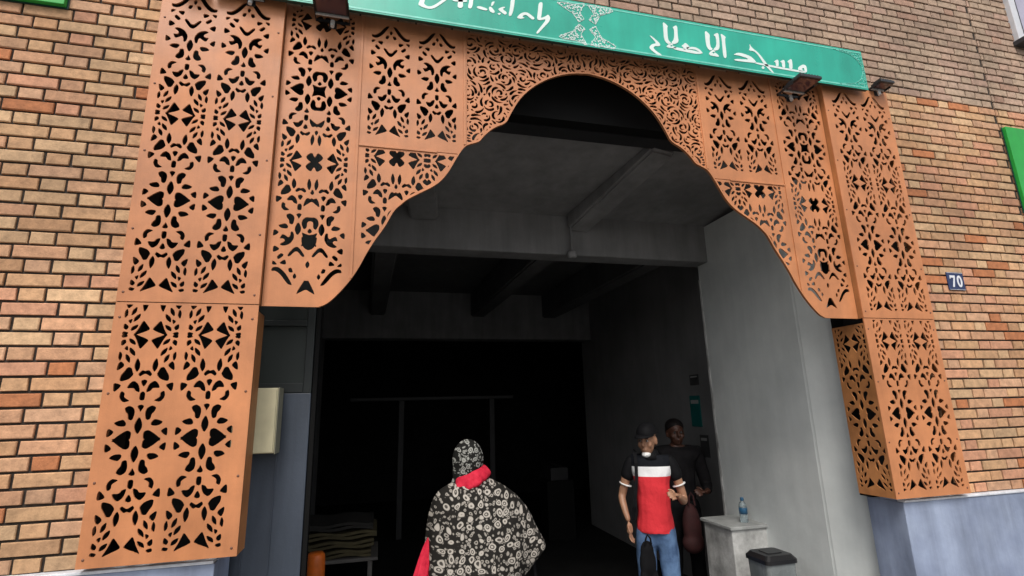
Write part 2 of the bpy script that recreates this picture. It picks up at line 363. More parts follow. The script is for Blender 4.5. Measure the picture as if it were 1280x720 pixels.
MOT_B = [('n', [(0.0336, 0.0571), (0.0414, 0.0398), (0.0484, 0.0226), (0.0647, -0.0027), (0.0467, 0.0075), (0.0215, 0.0174), (0.0086, 0.025), (0.02, 0.0395)]), ('n', [(0.034, 0.1542), (0.0444, 0.1322), (0.0371, 0.103), (0.028, 0.1206), (0.027, 0.1419)]), ('a', [(-0.0025, 0.163), (0.01, 0.1685), (0.0196, 0.1752), (0.0253, 0.1675), (0.0154, 0.1554), (0.0105, 0.1523), (0.0009, 0.1581), (-0.0017, 0.1557)]), ('n', [(0.0482, 0.1682), (0.0617, 0.1858), (0.0908, 0.1943), (0.0909, 0.1762), (0.079, 0.1576), (0.0694, 0.1411), (0.0585, 0.1427), (0.0529, 0.158)]), ('n', [(0.0856, 0.1314), (0.1088, 0.1491), (0.1067, 0.1279), (0.0994, 0.1164)]), ('n', [(0.0684, 0.1169), (0.0812, 0.1041), (0.0829, 0.0862), (0.0695, 0.0973)]), ('n', [(0.1044, 0.1075), (0.1103, 0.0977), (0.1082, 0.0758), (0.1003, 0.0857)]), ('n', [(0.052, 0.088), (0.0693, 0.0745), (0.0714, 0.0576), (0.0536, 0.0724)]), ('n', [(0.0818, 0.0639), (0.0912, 0.0598), (0.085, 0.0515)]), ('n', [(0.0555, 0.0408), (0.0747, 0.0322), (0.0771, 0.0195), (0.061, 0.0266)]), ('n', [(0.0921, 0.0337), (0.105, 0.044), (0.1069, 0.0284), (0.0971, 0.0237)]), ('n', [(0.0914, 0.0067), (0.1062, 0.0105), (0.1081, 0.0032), (0.0961, 0.0)]), ('a', [(0.0, 0.2744), (0.0085, 0.2722), (0.0085, 0.2464), (0.0, 0.2404)]), ('a', [(0.0, 0.2200), (0.0118, 0.1967), (0.0, 0.1904)]), ('n', [(0.0152, 0.2387), (0.0271, 0.2346), (0.0344, 0.2203), (0.059, 0.2223), (0.0529, 0.2083), (0.0399, 0.1975), (0.022, 0.2115)]), ('n', [(0.0521, 0.2759), (0.0701, 0.2802), (0.0846, 0.261), (0.0806, 0.2406), (0.0713, 0.2459), (0.0727, 0.2616), (0.0627, 0.2701)]), ('n', [(0.0881, 0.2149), (0.1098, 0.2385), (0.1127, 0.2069), (0.1012, 0.2084)])]
MOT_K = [('a', [(-0.001, 0.0535), (0.0309, 0.0931), (0.04, 0.0857), (0.0031, 0.0323)]), ('a', [(-0.0012, 0.2078), (0.0083, 0.1963), (0.001, 0.1809)]), ('n', [(0.0126, 0.1728), (0.0245, 0.172), (0.028, 0.1575), (0.0188, 0.1546)]), ('n', [(0.013, 0.2369), (0.0242, 0.2347), (0.0383, 0.2191), (0.0599, 0.1878), (0.0855, 0.1664), (0.1046, 0.1675), (0.1007, 0.1546), (0.0769, 0.1533), (0.0502, 0.1768), (0.0286, 0.2093)]), ('n', [(0.0456, 0.1336), (0.0707, 0.1291), (0.0506, 0.1122)]), ('n', [(0.0878, 0.1353), (0.1046, 0.1353), (0.1023, 0.1216)]), ('n', [(0.0597, 0.088), (0.0796, 0.1066), (0.0851, 0.0968), (0.0683, 0.0806)]), ('n', [(0.0802, 0.0558), (0.1061, 0.0711), (0.1046, 0.0409)]), ('n', [(0.0226, -0.0338), (0.0179, -0.0052), (0.0342, 0.0241), (0.0614, 0.0359), (0.0745, 0.031), (0.058, 0.0193), (0.052, 0.0064), (0.0646, -0.0044), (0.0772, -0.0029), (0.0696, -0.0201), (0.056, -0.0135), (0.0409, -0.0013), (0.0304, -0.0149), (0.0288, -0.0357)]), ('a', [(-0.003, -0.0216), (0.0135, -0.0528), (0.0005, -0.0735)])]
MOT_C = [('b', 'a', [(-0.0009, 0.0168), (0.0152, 0.0534), (0.0445, 0.0269), (0.0198, 0.0006), (0.0002, -0.0014)]), ('b', 'n', [(0.0159, 0.1514), (0.0263, 0.1244), (0.0194, 0.091), (0.0088, 0.1225)]), ('b', 'a', [(-0.0019, 0.2088), (0.0175, 0.2226), (0.0384, 0.2395), (0.0326, 0.213), (0.0215, 0.1946), (0.0066, 0.2022), (-0.0011, 0.1956)]), ('b', 'a', [(-0.0007, 0.1758), (0.0086, 0.1666), (0.0, 0.1487)]), ('a', 'a', [(0.0008, -0.0981), (0.0167, -0.0912), (0.0166, -0.0622), (0.0284, -0.0528), (0.0396, -0.0785), (0.0359, -0.1003), (0.022, -0.1137), (0.0016, -0.1125)]), ('a', 'a', [(-0.0006, -0.0324), (0.0106, -0.0416), (0.0008, -0.0565)]), ('a', 'a', [(0, .022), (.018, .026), (.035, .034), (.029, .015), (.026, 0), (.029, -.015), (.035, -.034), (.018, -.026), (0, -.022)])]
LATIN = [[(-1.0068, 4.0508), (-0.9862, 4.055), (-0.9943, 4.0163), (-1.0007, 3.9864), (-0.9714, 3.9717), (-0.9406, 3.9879), (-0.8923, 4.0365), (-0.8609, 4.076), (-0.8468, 4.0789), (-0.8748, 4.0399), (-0.913, 3.9994), (-0.9405, 3.9736), (-0.9679, 3.9622), (-1.009, 3.9685), (-1.0279, 3.9791), (-1.0165, 4.0119)], [(-0.8042, 4.0916), (-0.7828, 4.0959), (-0.7829, 4.0581), (-0.7813, 4.0063), (-0.8096, 4.0008), (-0.8043, 4.0539)], [(-0.8362, 4.0497), (-0.7579, 4.0609), (-0.7579, 4.0484), (-0.8361, 4.0392)], [(-0.7415, 4.1043), (-0.7216, 4.1083), (-0.7239, 4.0445), (-0.7331, 4.0114), (-0.751, 4.01), (-0.7399, 4.0666)], [(-0.7006, 4.026), (-0.6825, 4.0337), (-0.639, 4.0231), (-0.6464, 4.0133), (-0.6899, 4.0176)], [(-0.6119, 4.0749), (-0.5971, 4.082), (-0.6067, 4.0589), (-0.616, 4.0486)], [(-0.629, 4.0377), (-0.6179, 4.0419), (-0.5964, 4.0144), (-0.6057, 4.0042), (-0.6257, 4.013)], [(-0.5758, 4.0352), (-0.5458, 4.0558), (-0.5347, 4.0559), (-0.5554, 4.0404), (-0.5251, 4.0216), (-0.5358, 4.0056), (-0.5613, 4.0232)], [(-0.5801, 4.0048), (-0.5616, 4.0104), (-0.5692, 3.9985)], [(-0.4958, 4.1235), (-0.475, 4.1276), (-0.4885, 4.0391), (-0.5025, 4.0025), (-0.5136, 4.0047), (-0.503, 4.0577)], [(-0.4653, 3.9989), (-0.438, 4.0338), (-0.4036, 4.0467), (-0.3591, 4.0165), (-0.3671, 4.0043), (-0.3803, 4.0083), (-0.4079, 4.0322), (-0.4271, 4.023), (-0.437, 4.0071), (-0.4201, 4.0052), (-0.4467, 3.9951)], [(-0.3283, 4.1218), (-0.3124, 4.1336), (-0.3057, 4.1262), (-0.3179, 4.0414), (-0.3227, 4.019), (-0.2892, 4.0381), (-0.2731, 4.0541), (-0.2623, 4.0345), (-0.2712, 4.007), (-0.3117, 3.9568), (-0.3439, 3.913), (-0.3513, 3.9159), (-0.3231, 3.959), (-0.2905, 4.0077), (-0.2897, 4.0251), (-0.325, 4.0078), (-0.3421, 4.0111), (-0.3345, 4.0598)]]
ARABIC = [[(0.3845, 4.0259), (0.3978, 4.0254), (0.4548, 3.9792), (0.4477, 3.9613), (0.4153, 3.9586), (0.4004, 3.9422), (0.4172, 3.9229), (0.4626, 3.8971), (0.4252, 3.8966), (0.3805, 3.9279), (0.3767, 3.9438), (0.3948, 3.9663), (0.4333, 3.9784)], [(0.488, 4.1465), (0.5209, 4.121), (0.5141, 4.1083), (0.51, 4.0167), (0.5325, 3.998), (0.5147, 3.9837), (0.4846, 4.0067), (0.4885, 4.098)], [(0.5889, 4.139), (0.5834, 4.0635), (0.586, 4.0128), (0.5482, 3.9922), (0.5328, 4.0009), (0.5578, 4.0306), (0.5654, 4.1003), (0.5535, 4.1182)], [(0.5329, 4.002), (0.5442, 3.9803), (0.5311, 3.9854), (0.518, 3.9742), (0.5322, 3.9698), (0.5442, 3.9803), (0.5726, 3.9653), (0.4851, 3.9592)], [(0.546, 3.9722), (0.6169, 3.9699), (0.6942, 3.9686), (0.7545, 3.9586), (0.7028, 3.9473), (0.6368, 3.9506), (0.5442, 3.955)], [(0.6351, 3.9842), (0.6977, 3.9975), (0.7298, 3.9858), (0.7545, 3.9586), (0.7327, 3.9635), (0.7013, 3.9811), (0.6394, 3.9736)], [(0.6334, 4.018), (0.6637, 3.9918), (0.6422, 3.9741), (0.6163, 3.9642), (0.6179, 3.9785), (0.6027, 3.9901), (0.6205, 4.0016)], [(0.7881, 4.1371), (0.8219, 4.111), (0.8152, 4.0807), (0.8127, 4.0168), (0.8311, 4.0055), (0.8089, 3.9875), (0.7866, 4.0124), (0.7853, 4.0698)], [(0.8857, 4.1368), (0.8877, 4.0874), (0.8804, 4.0108), (0.8439, 3.9944), (0.8338, 4.0042), (0.863, 4.031), (0.8665, 4.1012), (0.8479, 4.1126)], [(0.8338, 4.0042), (0.8451, 3.982), (0.8315, 3.9866), (0.8186, 3.9748), (0.8319, 3.9684), (0.8451, 3.982), (0.8782, 3.9518), (0.785, 3.955)], [(0.9026, 4.1339), (0.9406, 4.1141), (0.9292, 4.0946), (0.9274, 3.9552), (0.9009, 3.9509), (0.9084, 4.091)], [(0.9769, 3.9867), (1.0242, 4.0118), (1.1047, 3.9987), (1.1314, 3.9796), (1.1511, 3.9536), (1.1091, 3.9499), (0.9795, 3.9438), (0.9873, 3.9577), (1.0939, 3.9667), (1.0838, 3.9778), (1.021, 3.9898)], [(1.1158, 4.0916), (1.127, 4.0669), (1.1808, 4.0286), (1.2393, 3.9441), (1.2789, 3.8919), (1.251, 3.9051), (1.2053, 3.9563), (1.1728, 4.0156), (1.1468, 4.0407), (1.105, 4.0397), (1.1169, 4.0593)], [(1.1338, 3.9567), (1.2889, 3.9518), (1.4104, 3.947), (1.535, 3.9483), (1.5327, 3.9361), (1.4082, 3.9349), (1.2807, 3.9388), (1.138, 3.9458)], [(1.1821, 3.9236), (1.1975, 3.9376), (1.2077, 3.9264), (1.1923, 3.9124)], [(1.2882, 3.984), (1.3262, 4.0108), (1.3203, 3.9508), (1.3009, 3.9507), (1.3028, 3.9805)], [(1.3383, 3.992), (1.3762, 4.0158), (1.3721, 3.95), (1.3496, 3.9506), (1.353, 3.9884)], [(1.3952, 4.001), (1.4383, 4.0347), (1.4301, 3.9471), (1.4043, 3.9473), (1.4094, 3.9943)], [(1.4763, 3.969), (1.5194, 3.9996), (1.5469, 3.9949), (1.5446, 3.9426), (1.5253, 3.9468), (1.5272, 3.9739), (1.5111, 3.9714), (1.5051, 3.9556), (1.5253, 3.9468), (1.4777, 3.9426)]]
ORN_A = [(-0.2119, 3.9169), (-0.1619, 3.9469), (-0.1166, 3.971), (-0.0814, 4.026), (-0.0456, 3.9999), (-0.073, 3.9572), (-0.0376, 3.8882), (-0.1103, 3.9078), (-0.1834, 3.9059)]
ORN_B = [(-0.0157, 3.9998), (0.0261, 4.0237), (0.0617, 3.9536), (0.1497, 3.9089), (0.133, 3.8898), (-0.0176, 3.8915), (0.0213, 3.952)]
# ------------------------------------------------------------------ ground
def ground(name, x0, x1, y0, y1, z0, z1, m, rect=True):
    return tag(obj(name, B(x0, x1, y0, y1, z0, z1), m), None, None, kind='structure')
ground('road', -300, 300, -300, -3.6, -0.3, -0.12, M_ASPHALT)
ground('pavement', -300, 300, -3.6, 0.10, -0.3, 0.0, M_PAVE)
ground('ground', -300, 300, 0.10, 300, -0.3, -0.02, M_ASPHALT)

# ------------------------------------------------------------------ building
bld = thing('brick_building', (0, 0, 0), 'tan brick building with blue-grey painted base and wide dark gateway under a green sign', 'building')
WY = 0.07                     # face of the brickwork
OPB = 2.262                   # brickwork stops behind the side boxes
OPX, OPZ = 1.80, 3.58         # half width and height of the gateway
PITCHZ, Z0 = 0.0632, 1.2806
def brick_wall():
    bm = bmesh.new()
    tones = []
    pal = [(.50, .29, .155), (.47, .265, .15), (.50, .315, .175), (.49, .265, .15), (.52, .335, .19), (.47, .26, .135), (.50, .30, .16), (.49, .285, .17)]
    rnd = random.Random(3)
    J = 0.0108
    def one(x0, x1, z0, z1):
        if x1-x0 < 0.012: return
        c = Vector(pal[rnd.randrange(len(pal))]); r_ = rnd.random()
        if r_ < .06: c = Vector((.45, .17, .07))
        elif r_ < .16: c = Vector((.49, .245, .145))
        elif r_ < .125: c = Vector((.44, .32, .17))
        elif r_ < .14: c = Vector((.32, .15, .09))
        if (z0 + z1)/2 > 4.0 + 0.0*x0:
            g = Vector((.33, .27, .225)); c = c*0.4 + g*0.6
        c = c*rnd.uniform(.92, 1.20)
        y = WY + rnd.uniform(-.0015, .0015); b = 0.003; dx = rnd.uniform(-.0012, .0012)
        x0 += dx; x1 += dx
        o = [(x0, y+b, z0), (x1, y+b, z0), (x1, y+b, z1), (x0, y+b, z1)]
        i = [(x0+b, y, z0+b), (x1-b, y, z0+b), (x1-b, y, z1-b), (x0+b, y, z1-b)]
        q_ = lambda p, a_: (p[0]+rnd.uniform(-a_, a_), p[1], p[2]+rnd.uniform(-a_, a_))
        o = [q_(p, .0013) for p in o]; i = [q_(p, .0016) for p in i]
        k = [(p[0], y+0.013, p[2]) for p in o]
        ov = [bm.verts.new(p) for p in o]; iv = [bm.verts.new(p) for p in i]; kv = [bm.verts.new(p) for p in k]
        bm.faces.new(iv); tones.append(c)
        for n in range(4):
            m_ = (n+1) % 4
            bm.faces.new((ov[n], ov[m_], iv[m_], iv[n])); tones.append(c)
            bm.faces.new((kv[n], kv[m_], ov[m_], ov[n])); tones.append(c)
    XL, XR, JX = -4.6, 7.5, 3.456
    for r in range(0, 78):
        z = Z0 + (r-1)*PITCHZ; z0, z1 = z + J/2, z + PITCHZ - J/2
        if z1 < 1.225: continue
        z0 = max(z0, 1.225)
        zc = (z0+z1)/2
        P_ = 0.308; off = -2.4675 + (0.154 if (r-1) % 2 == 0 else 0)   # header centre
        n0 = int((XL-off)/P_)-1
        for n in range(n0, n0+60):
            h = off + n*P_
            for (a_, b_) in ((h-0.0505, h+0.0505), (h+0.0505, h+P_-0.0505)):
                a_ += J/2; b_ -= J/2
                spans = [(max(a_, XL), min(b_, XR))]
                # movement joint
                spans2 = []
                for s in spans:
                    if s[0] < JX-.006 < s[1] or s[0] < JX+.006 < s[1]: spans2 += [(s[0], min(s[1], JX-.006)), (max(s[0], JX+.006), s[1])]
                    else: spans2.append(s)
                spans = []
                for s in spans2:
                    if zc < 3.95:
                        if s[1] < -OPB or s[0] > OPB: spans.append(s)
                        else: spans += [(s[0], min(s[1], -OPB)), (max(s[0], OPB), s[1])]
                    else: spans.append(s)
                for s in spans: one(s[0], s[1], z0, z1)
    me = bpy.data.meshes.new('brickwork'); bm.to_mesh(me); bm.free()
    at = me.attributes.new('brick_tone', 'FLOAT_COLOR', 'FACE')
    buf = []
    for c in tones: buf += [c.x, c.y, c.z, 1]
    at.data.foreach_set('color', buf)
    return link('brickwork', me, M_BRICK, bld)
bw = brick_wall()
mb = bmesh.new()
box(mb, -4.6, -OPB+.001, WY+.010, WY+.26, 1.20, 6.25); box(mb, OPB-.001, 7.5, WY+.010, WY+.26, 1.20, 6.25)
box(mb, -OPB, OPB, WY+.010, WY+.26, 3.95, 6.25)
obj('mortar', mb, M_MORTAR, bld)
for x0, x1 in ((-OPB, -OPX-.002), (OPX+.002, OPB)): obj('recess_wall', B(x0+.002, x1-.002, .235, WY+.26, 1.21, 3.948), M_BLACKP, bld)  # backing blackened so the shade behind the pierced panels is in its colour
# roof slab and deep returns so that the building is closed
obj('roof', B(-4.6, 7.5, WY+.265, 12.2, 6.0, 6.25), M_MORTAR, bld)
for s, x0, x1 in ((-1, -4.6, -4.4), (1, 7.3, 7.5)): obj('end_wall', B(x0, x1, WY+.265, 12.2, 0, 5.995), M_MORTAR, bld)
obj('rear_wall', B(-4.395, 7.295, 12.0, 12.2, 0, 5.995), M_BLACK, bld)
# plinth
def plinth(x0, x1, sgn):
    bm = bmesh.new(); box(bm, x0, x1, 0.04, WY+.21, 0.0, 1.208, 0.004)
    p = obj('plinth', bm, M_PLINTH, bld)
    obj('plinth_rim', B(x0+(0.004 if sgn > 0 else 0), x1-(0.004 if sgn < 0 else 0), 0.033, WY+.012, 1.209, 1.2215, 0.003), M_PLINTHTOP, p)
plinth(OPX, 7.5, 1); plinth(-4.6, -OPX, -1)
# lintel over the gateway, dark and set back behind the screen
obj('lintel', B(-OPX-.3, OPX+.3, WY+.262, .46, 3.56, 4.3), M_LINTEL, bld)
obj('lintel_face', B(-OPX+.003, OPX-.003, WY+.17, WY+.258, 3.565, 3.945), M_BLACKP, bld)  # shade from screen and sign is put into the black of this face
def prism(name, pts, z0, z1, m, ztop=None):
    bm = bmesh.new(); lo = [bm.verts.new((x, y, z0)) for x, y in pts]; hi = [bm.verts.new((x, y, z1)) for x, y in pts]
    bm.faces.new(lo[::-1]); bm.faces.new(hi); n = len(pts)
    for i in range(n): bm.faces.new((lo[i], lo[(i+1) % n], hi[(i+1) % n], hi[i]))
    bmesh.ops.bevel(bm, geom=[e_ for e_ in bm.edges if abs(e_.verts[0].co.z-e_.verts[1].co.z) > .5], offset=0.012, segments=3, affect='EDGES')
    # uneven pale strip for the light along the reveal corner
    bmesh.ops.bisect_plane
    return obj(name, bm, m, bld)
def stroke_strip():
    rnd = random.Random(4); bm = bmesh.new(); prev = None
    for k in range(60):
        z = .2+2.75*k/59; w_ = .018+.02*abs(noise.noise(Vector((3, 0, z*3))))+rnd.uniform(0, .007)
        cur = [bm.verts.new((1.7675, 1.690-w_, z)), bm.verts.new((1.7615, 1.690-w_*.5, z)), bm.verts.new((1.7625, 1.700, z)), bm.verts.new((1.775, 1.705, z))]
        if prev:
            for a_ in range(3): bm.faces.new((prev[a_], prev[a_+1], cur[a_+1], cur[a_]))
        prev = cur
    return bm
prism('gateway_reveal', [(1.875, WY+.262), (1.782, .60), (1.765, 1.70), (2.095, 1.70), (2.095, WY+.262)], 0, 3.43, M_REVEAL)
obj('corner_highlight', stroke_strip(), M_PEDW, bld)  # block white painted along the reveal corner for the light it catches
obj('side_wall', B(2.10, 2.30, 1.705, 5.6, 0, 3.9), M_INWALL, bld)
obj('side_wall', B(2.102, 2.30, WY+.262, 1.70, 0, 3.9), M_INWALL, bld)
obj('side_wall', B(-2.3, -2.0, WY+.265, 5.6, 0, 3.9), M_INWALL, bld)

# passage ceiling: front bay (sloping a little), cross beam, rear bay, rear beam
def slab(name, x0, x1, y0, y1, za, zb, th, m):
    bm = bmesh.new()
    P8 = [(x0, y0, za), (x1, y0, za), (x1, y1, zb), (x0, y1, zb), (x0, y0, za+th), (x1, y0, za+th), (x1, y1, zb+th), (x0, y1, zb+th)]
    v = [bm.verts.new(p) for p in P8]
    for f in ((3, 2, 1, 0), (4, 5, 6, 7), (0, 1, 5, 4), (1, 2, 6, 5), (2, 3, 7, 6), (3, 0, 4, 7)): bm.faces.new([v[i] for i in f])
    return obj(name, bm, m, bld)
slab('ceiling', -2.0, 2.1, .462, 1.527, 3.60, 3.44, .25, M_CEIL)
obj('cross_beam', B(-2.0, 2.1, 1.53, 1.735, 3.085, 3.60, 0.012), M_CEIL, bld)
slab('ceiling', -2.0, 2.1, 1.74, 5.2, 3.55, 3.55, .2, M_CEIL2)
obj('rear_beam', B(-2.0, 2.1, 5.2, 5.5, 2.84, 3.60, 0.008), M_CEIL, bld)
def joist(x0, y0, x1, y1, w_, zt, zb, m):
    bm = bmesh.new(); d = Vector((x1-x0, y1-y0, 0)); n = Vector((-d.y, d.x, 0)).normalized()*w_/2
    a_, b_ = Vector((x0, y0, 0)), Vector((x1, y1, 0))
    zt0, zb0 = (zt, zb) if not isinstance(zt, tuple) else (zt[0], zb[0]); zt1, zb1 = (zt, zb) if not isinstance(zt, tuple) else (zt[1], zb[1])
    P8 = [a_-n+Vector((0, 0, zb0)), a_+n+Vector((0, 0, zb0)), b_+n+Vector((0, 0, zb1)), b_-n+Vector((0, 0, zb1)), a_-n+Vector((0, 0, zt0)), a_+n+Vector((0, 0, zt0)), b_+n+Vector((0, 0, zt1)), b_-n+Vector((0, 0, zt1))]
    v = [bm.verts.new(p) for p in P8]
    for f in ((3, 2, 1, 0), (4, 5, 6, 7), (0, 1, 5, 4), (1, 2, 6, 5), (2, 3, 7, 6), (3, 0, 4, 7)): bm.faces.new([v[i] for i in f])
    bmesh.ops.bevel(bm, geom=list(bm.edges), offset=.02, segments=3, affect="EDGES")
    return obj("joist", bm, m, bld)
joist(.74, .463, .48, 1.528, .22, (3.62, 3.46), (3.54, 3.30), M_CEIL)
joist(-1.02, .463, -.86, 1.528, .24, (3.62, 3.46), (3.54, 3.32), M_CEIL)
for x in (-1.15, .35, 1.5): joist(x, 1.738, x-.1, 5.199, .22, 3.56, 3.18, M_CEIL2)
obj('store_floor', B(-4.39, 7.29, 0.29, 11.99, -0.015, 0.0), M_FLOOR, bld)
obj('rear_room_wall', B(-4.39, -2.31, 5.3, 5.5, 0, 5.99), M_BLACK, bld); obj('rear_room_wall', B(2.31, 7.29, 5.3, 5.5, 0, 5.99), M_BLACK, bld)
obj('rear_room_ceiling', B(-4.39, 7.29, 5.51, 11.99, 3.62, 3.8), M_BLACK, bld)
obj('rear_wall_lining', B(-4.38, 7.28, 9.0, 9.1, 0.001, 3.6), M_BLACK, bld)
# window at the upper right
def window(x0, x1, z0, z1):
    f = bmesh.new(); w_ = .07
    for a_ in ((x0, x0+w_, z0, z1), (x1-w_, x1, z0, z1), (x0+w_, x1-w_, z0, z0+w_), (x0+w_, x1-w_, z1-w_, z1), ((x0+x1)/2-.035, (x0+x1)/2+.035, z0+w_, z1-w_)):
        box(f, a_[0], a_[1], 0.035, WY+.03, a_[2], a_[3], 0.004)
    W_ = obj('window', f, M_WINFR, bld)
    g = bmesh.new()
    for a_, b_ in ((x0+w_, (x0+x1)/2-.035), ((x0+x1)/2+.035, x1-w_)):
        for q in ((a_, a_+.03, z0+w_, z1-w_), (b_-.03, b_, z0+w_, z1-w_), (a_+.03, b_-.03, z0+w_, z0+w_+.03), (a_+.03, b_-.03, z1-w_-.03, z1-w_)):
            box(g, q[0], q[1], 0.045, WY-.004, q[2], q[3])
    obj('gasket', g, M_WINDK, W_)
    for a_, b_ in ((x0+w_+.03, (x0+x1)/2-.065), ((x0+x1)/2+.065, x1-w_-.03)):
        obj('pane', B(a_, b_, 0.055, 0.060, z0+w_+.03, z1-w_-.03), M_WINPANE, W_)
    obj('window_sill', B(x0-.03, x1+.03, -0.01, WY, z0-.045, z0-.003, .004), M_WINDK, W_)
window(3.905, 5.1, 4.68, 5.9)

# ------------------------------------------------------------------ pierced arch screen
scr = thing('arch_screen', (0, 0, 0), 'terracotta coloured pierced metal screen forming a pointed keel arch round the gateway', 'screen')
def grow(p, d=.0038):
    return smooth_poly(inset(p, -d), 2)
def clean(l): return [(0.0 if abs(u) < .0035 else u, v) for u, v in l]
def place(mot, ax, cz, sides=(1, -1), signs=(1, -1), sx=.96, sy=1.0, skip=()):
    out = []
    for k, (ty, pts) in enumerate(mot):
        if k in skip: continue
        for s in signs:
            if ty == 'a':
                h = [(max(0, u), v) for u, v in clean(pts)]
                full = h + [(-u, v) for u, v in reversed(h) if u > 0]
                out.append(grow([(ax+u*sx, cz+s*v*sy) for u, v in full], .0022))
            else:
                for d in sides: out.append(grow([(ax+d*u*sx, cz+s*v*sy) for u, v in pts]))
    return out
MB_OUT = [m_ for m_ in MOT_B]
def column_holes_upper(ax, zk, gap=.434, bottom=True):
    h = place(MOT_K, ax, zk, signs=(1,)) + place(MOT_A, ax, zk, signs=(-1,), skip=(0,))
    return h
def mir(holes, s): return [[(s*u, v) for u, v in p] for p in holes]
def Tfront(Y): return lambda u, v, w_: (u, Y+w_, v)
TH = 0.007
def screws(parent, pts, Y):
    for x, z in pts:
        bm = bmesh.new(); bmesh.ops.create_uvsphere(bm, u_segments=10, v_segments=6, radius=.0055)
        for v in bm.verts: v.co = Vector((v.co.x+x, v.co.y*.5+Y-.0005, v.co.z+z))
        obj('screw', bm, M_SCREW, parent, True)
X0, X1, XS, XT = 1.7115, 2.275, 1.320, 0.757
ZT, ZM, ZB = 3.93, 2.288, 1.238
Y1, Y2 = 0.0, 0.035
ARCH = [(1.46, 2.288), (1.43, 2.300), (1.40, 2.325), (1.345, 2.39), (1.29, 2.475), (1.235, 2.60), (1.165, 2.71), (1.125, 2.80), (1.085, 2.84), (1.06, 2.865), (.985, 2.912), (.92, 2.952), (.875, 2.995), (.84, 3.05), (.80, 3.13), (.76, 3.20), (.715, 3.222), (.675, 3.236), (.648, 3.278), (.59, 3.335), (.52, 3.368), (.497, 3.425), (.435, 3.54), (.35, 3.63), (.24, 3.705), (.115, 3.752), (0, 3.765)]
def densify(p, it=2):
    for _ in range(it):
        q = [p[0]]
        for a_, b_ in zip(p, p[1:]):
            q.append((a_[0]*.75+b_[0]*.25, a_[1]*.75+b_[1]*.25)); q.append((a_[0]*.25+b_[0]*.75, a_[1]*.25+b_[1]*.75))
        q.append(p[-1]); p = q
    return p
def at_x(p, x):
    for a_, b_ in zip(p, p[1:]):
        if (a_[0]-x)*(b_[0]-x) <= 0 and a_[0] != b_[0]:
            t_ = (x-a_[0])/(b_[0]-a_[0]); return a_[1]+t_*(b_[1]-a_[1])
ARC = densify(ARCH)
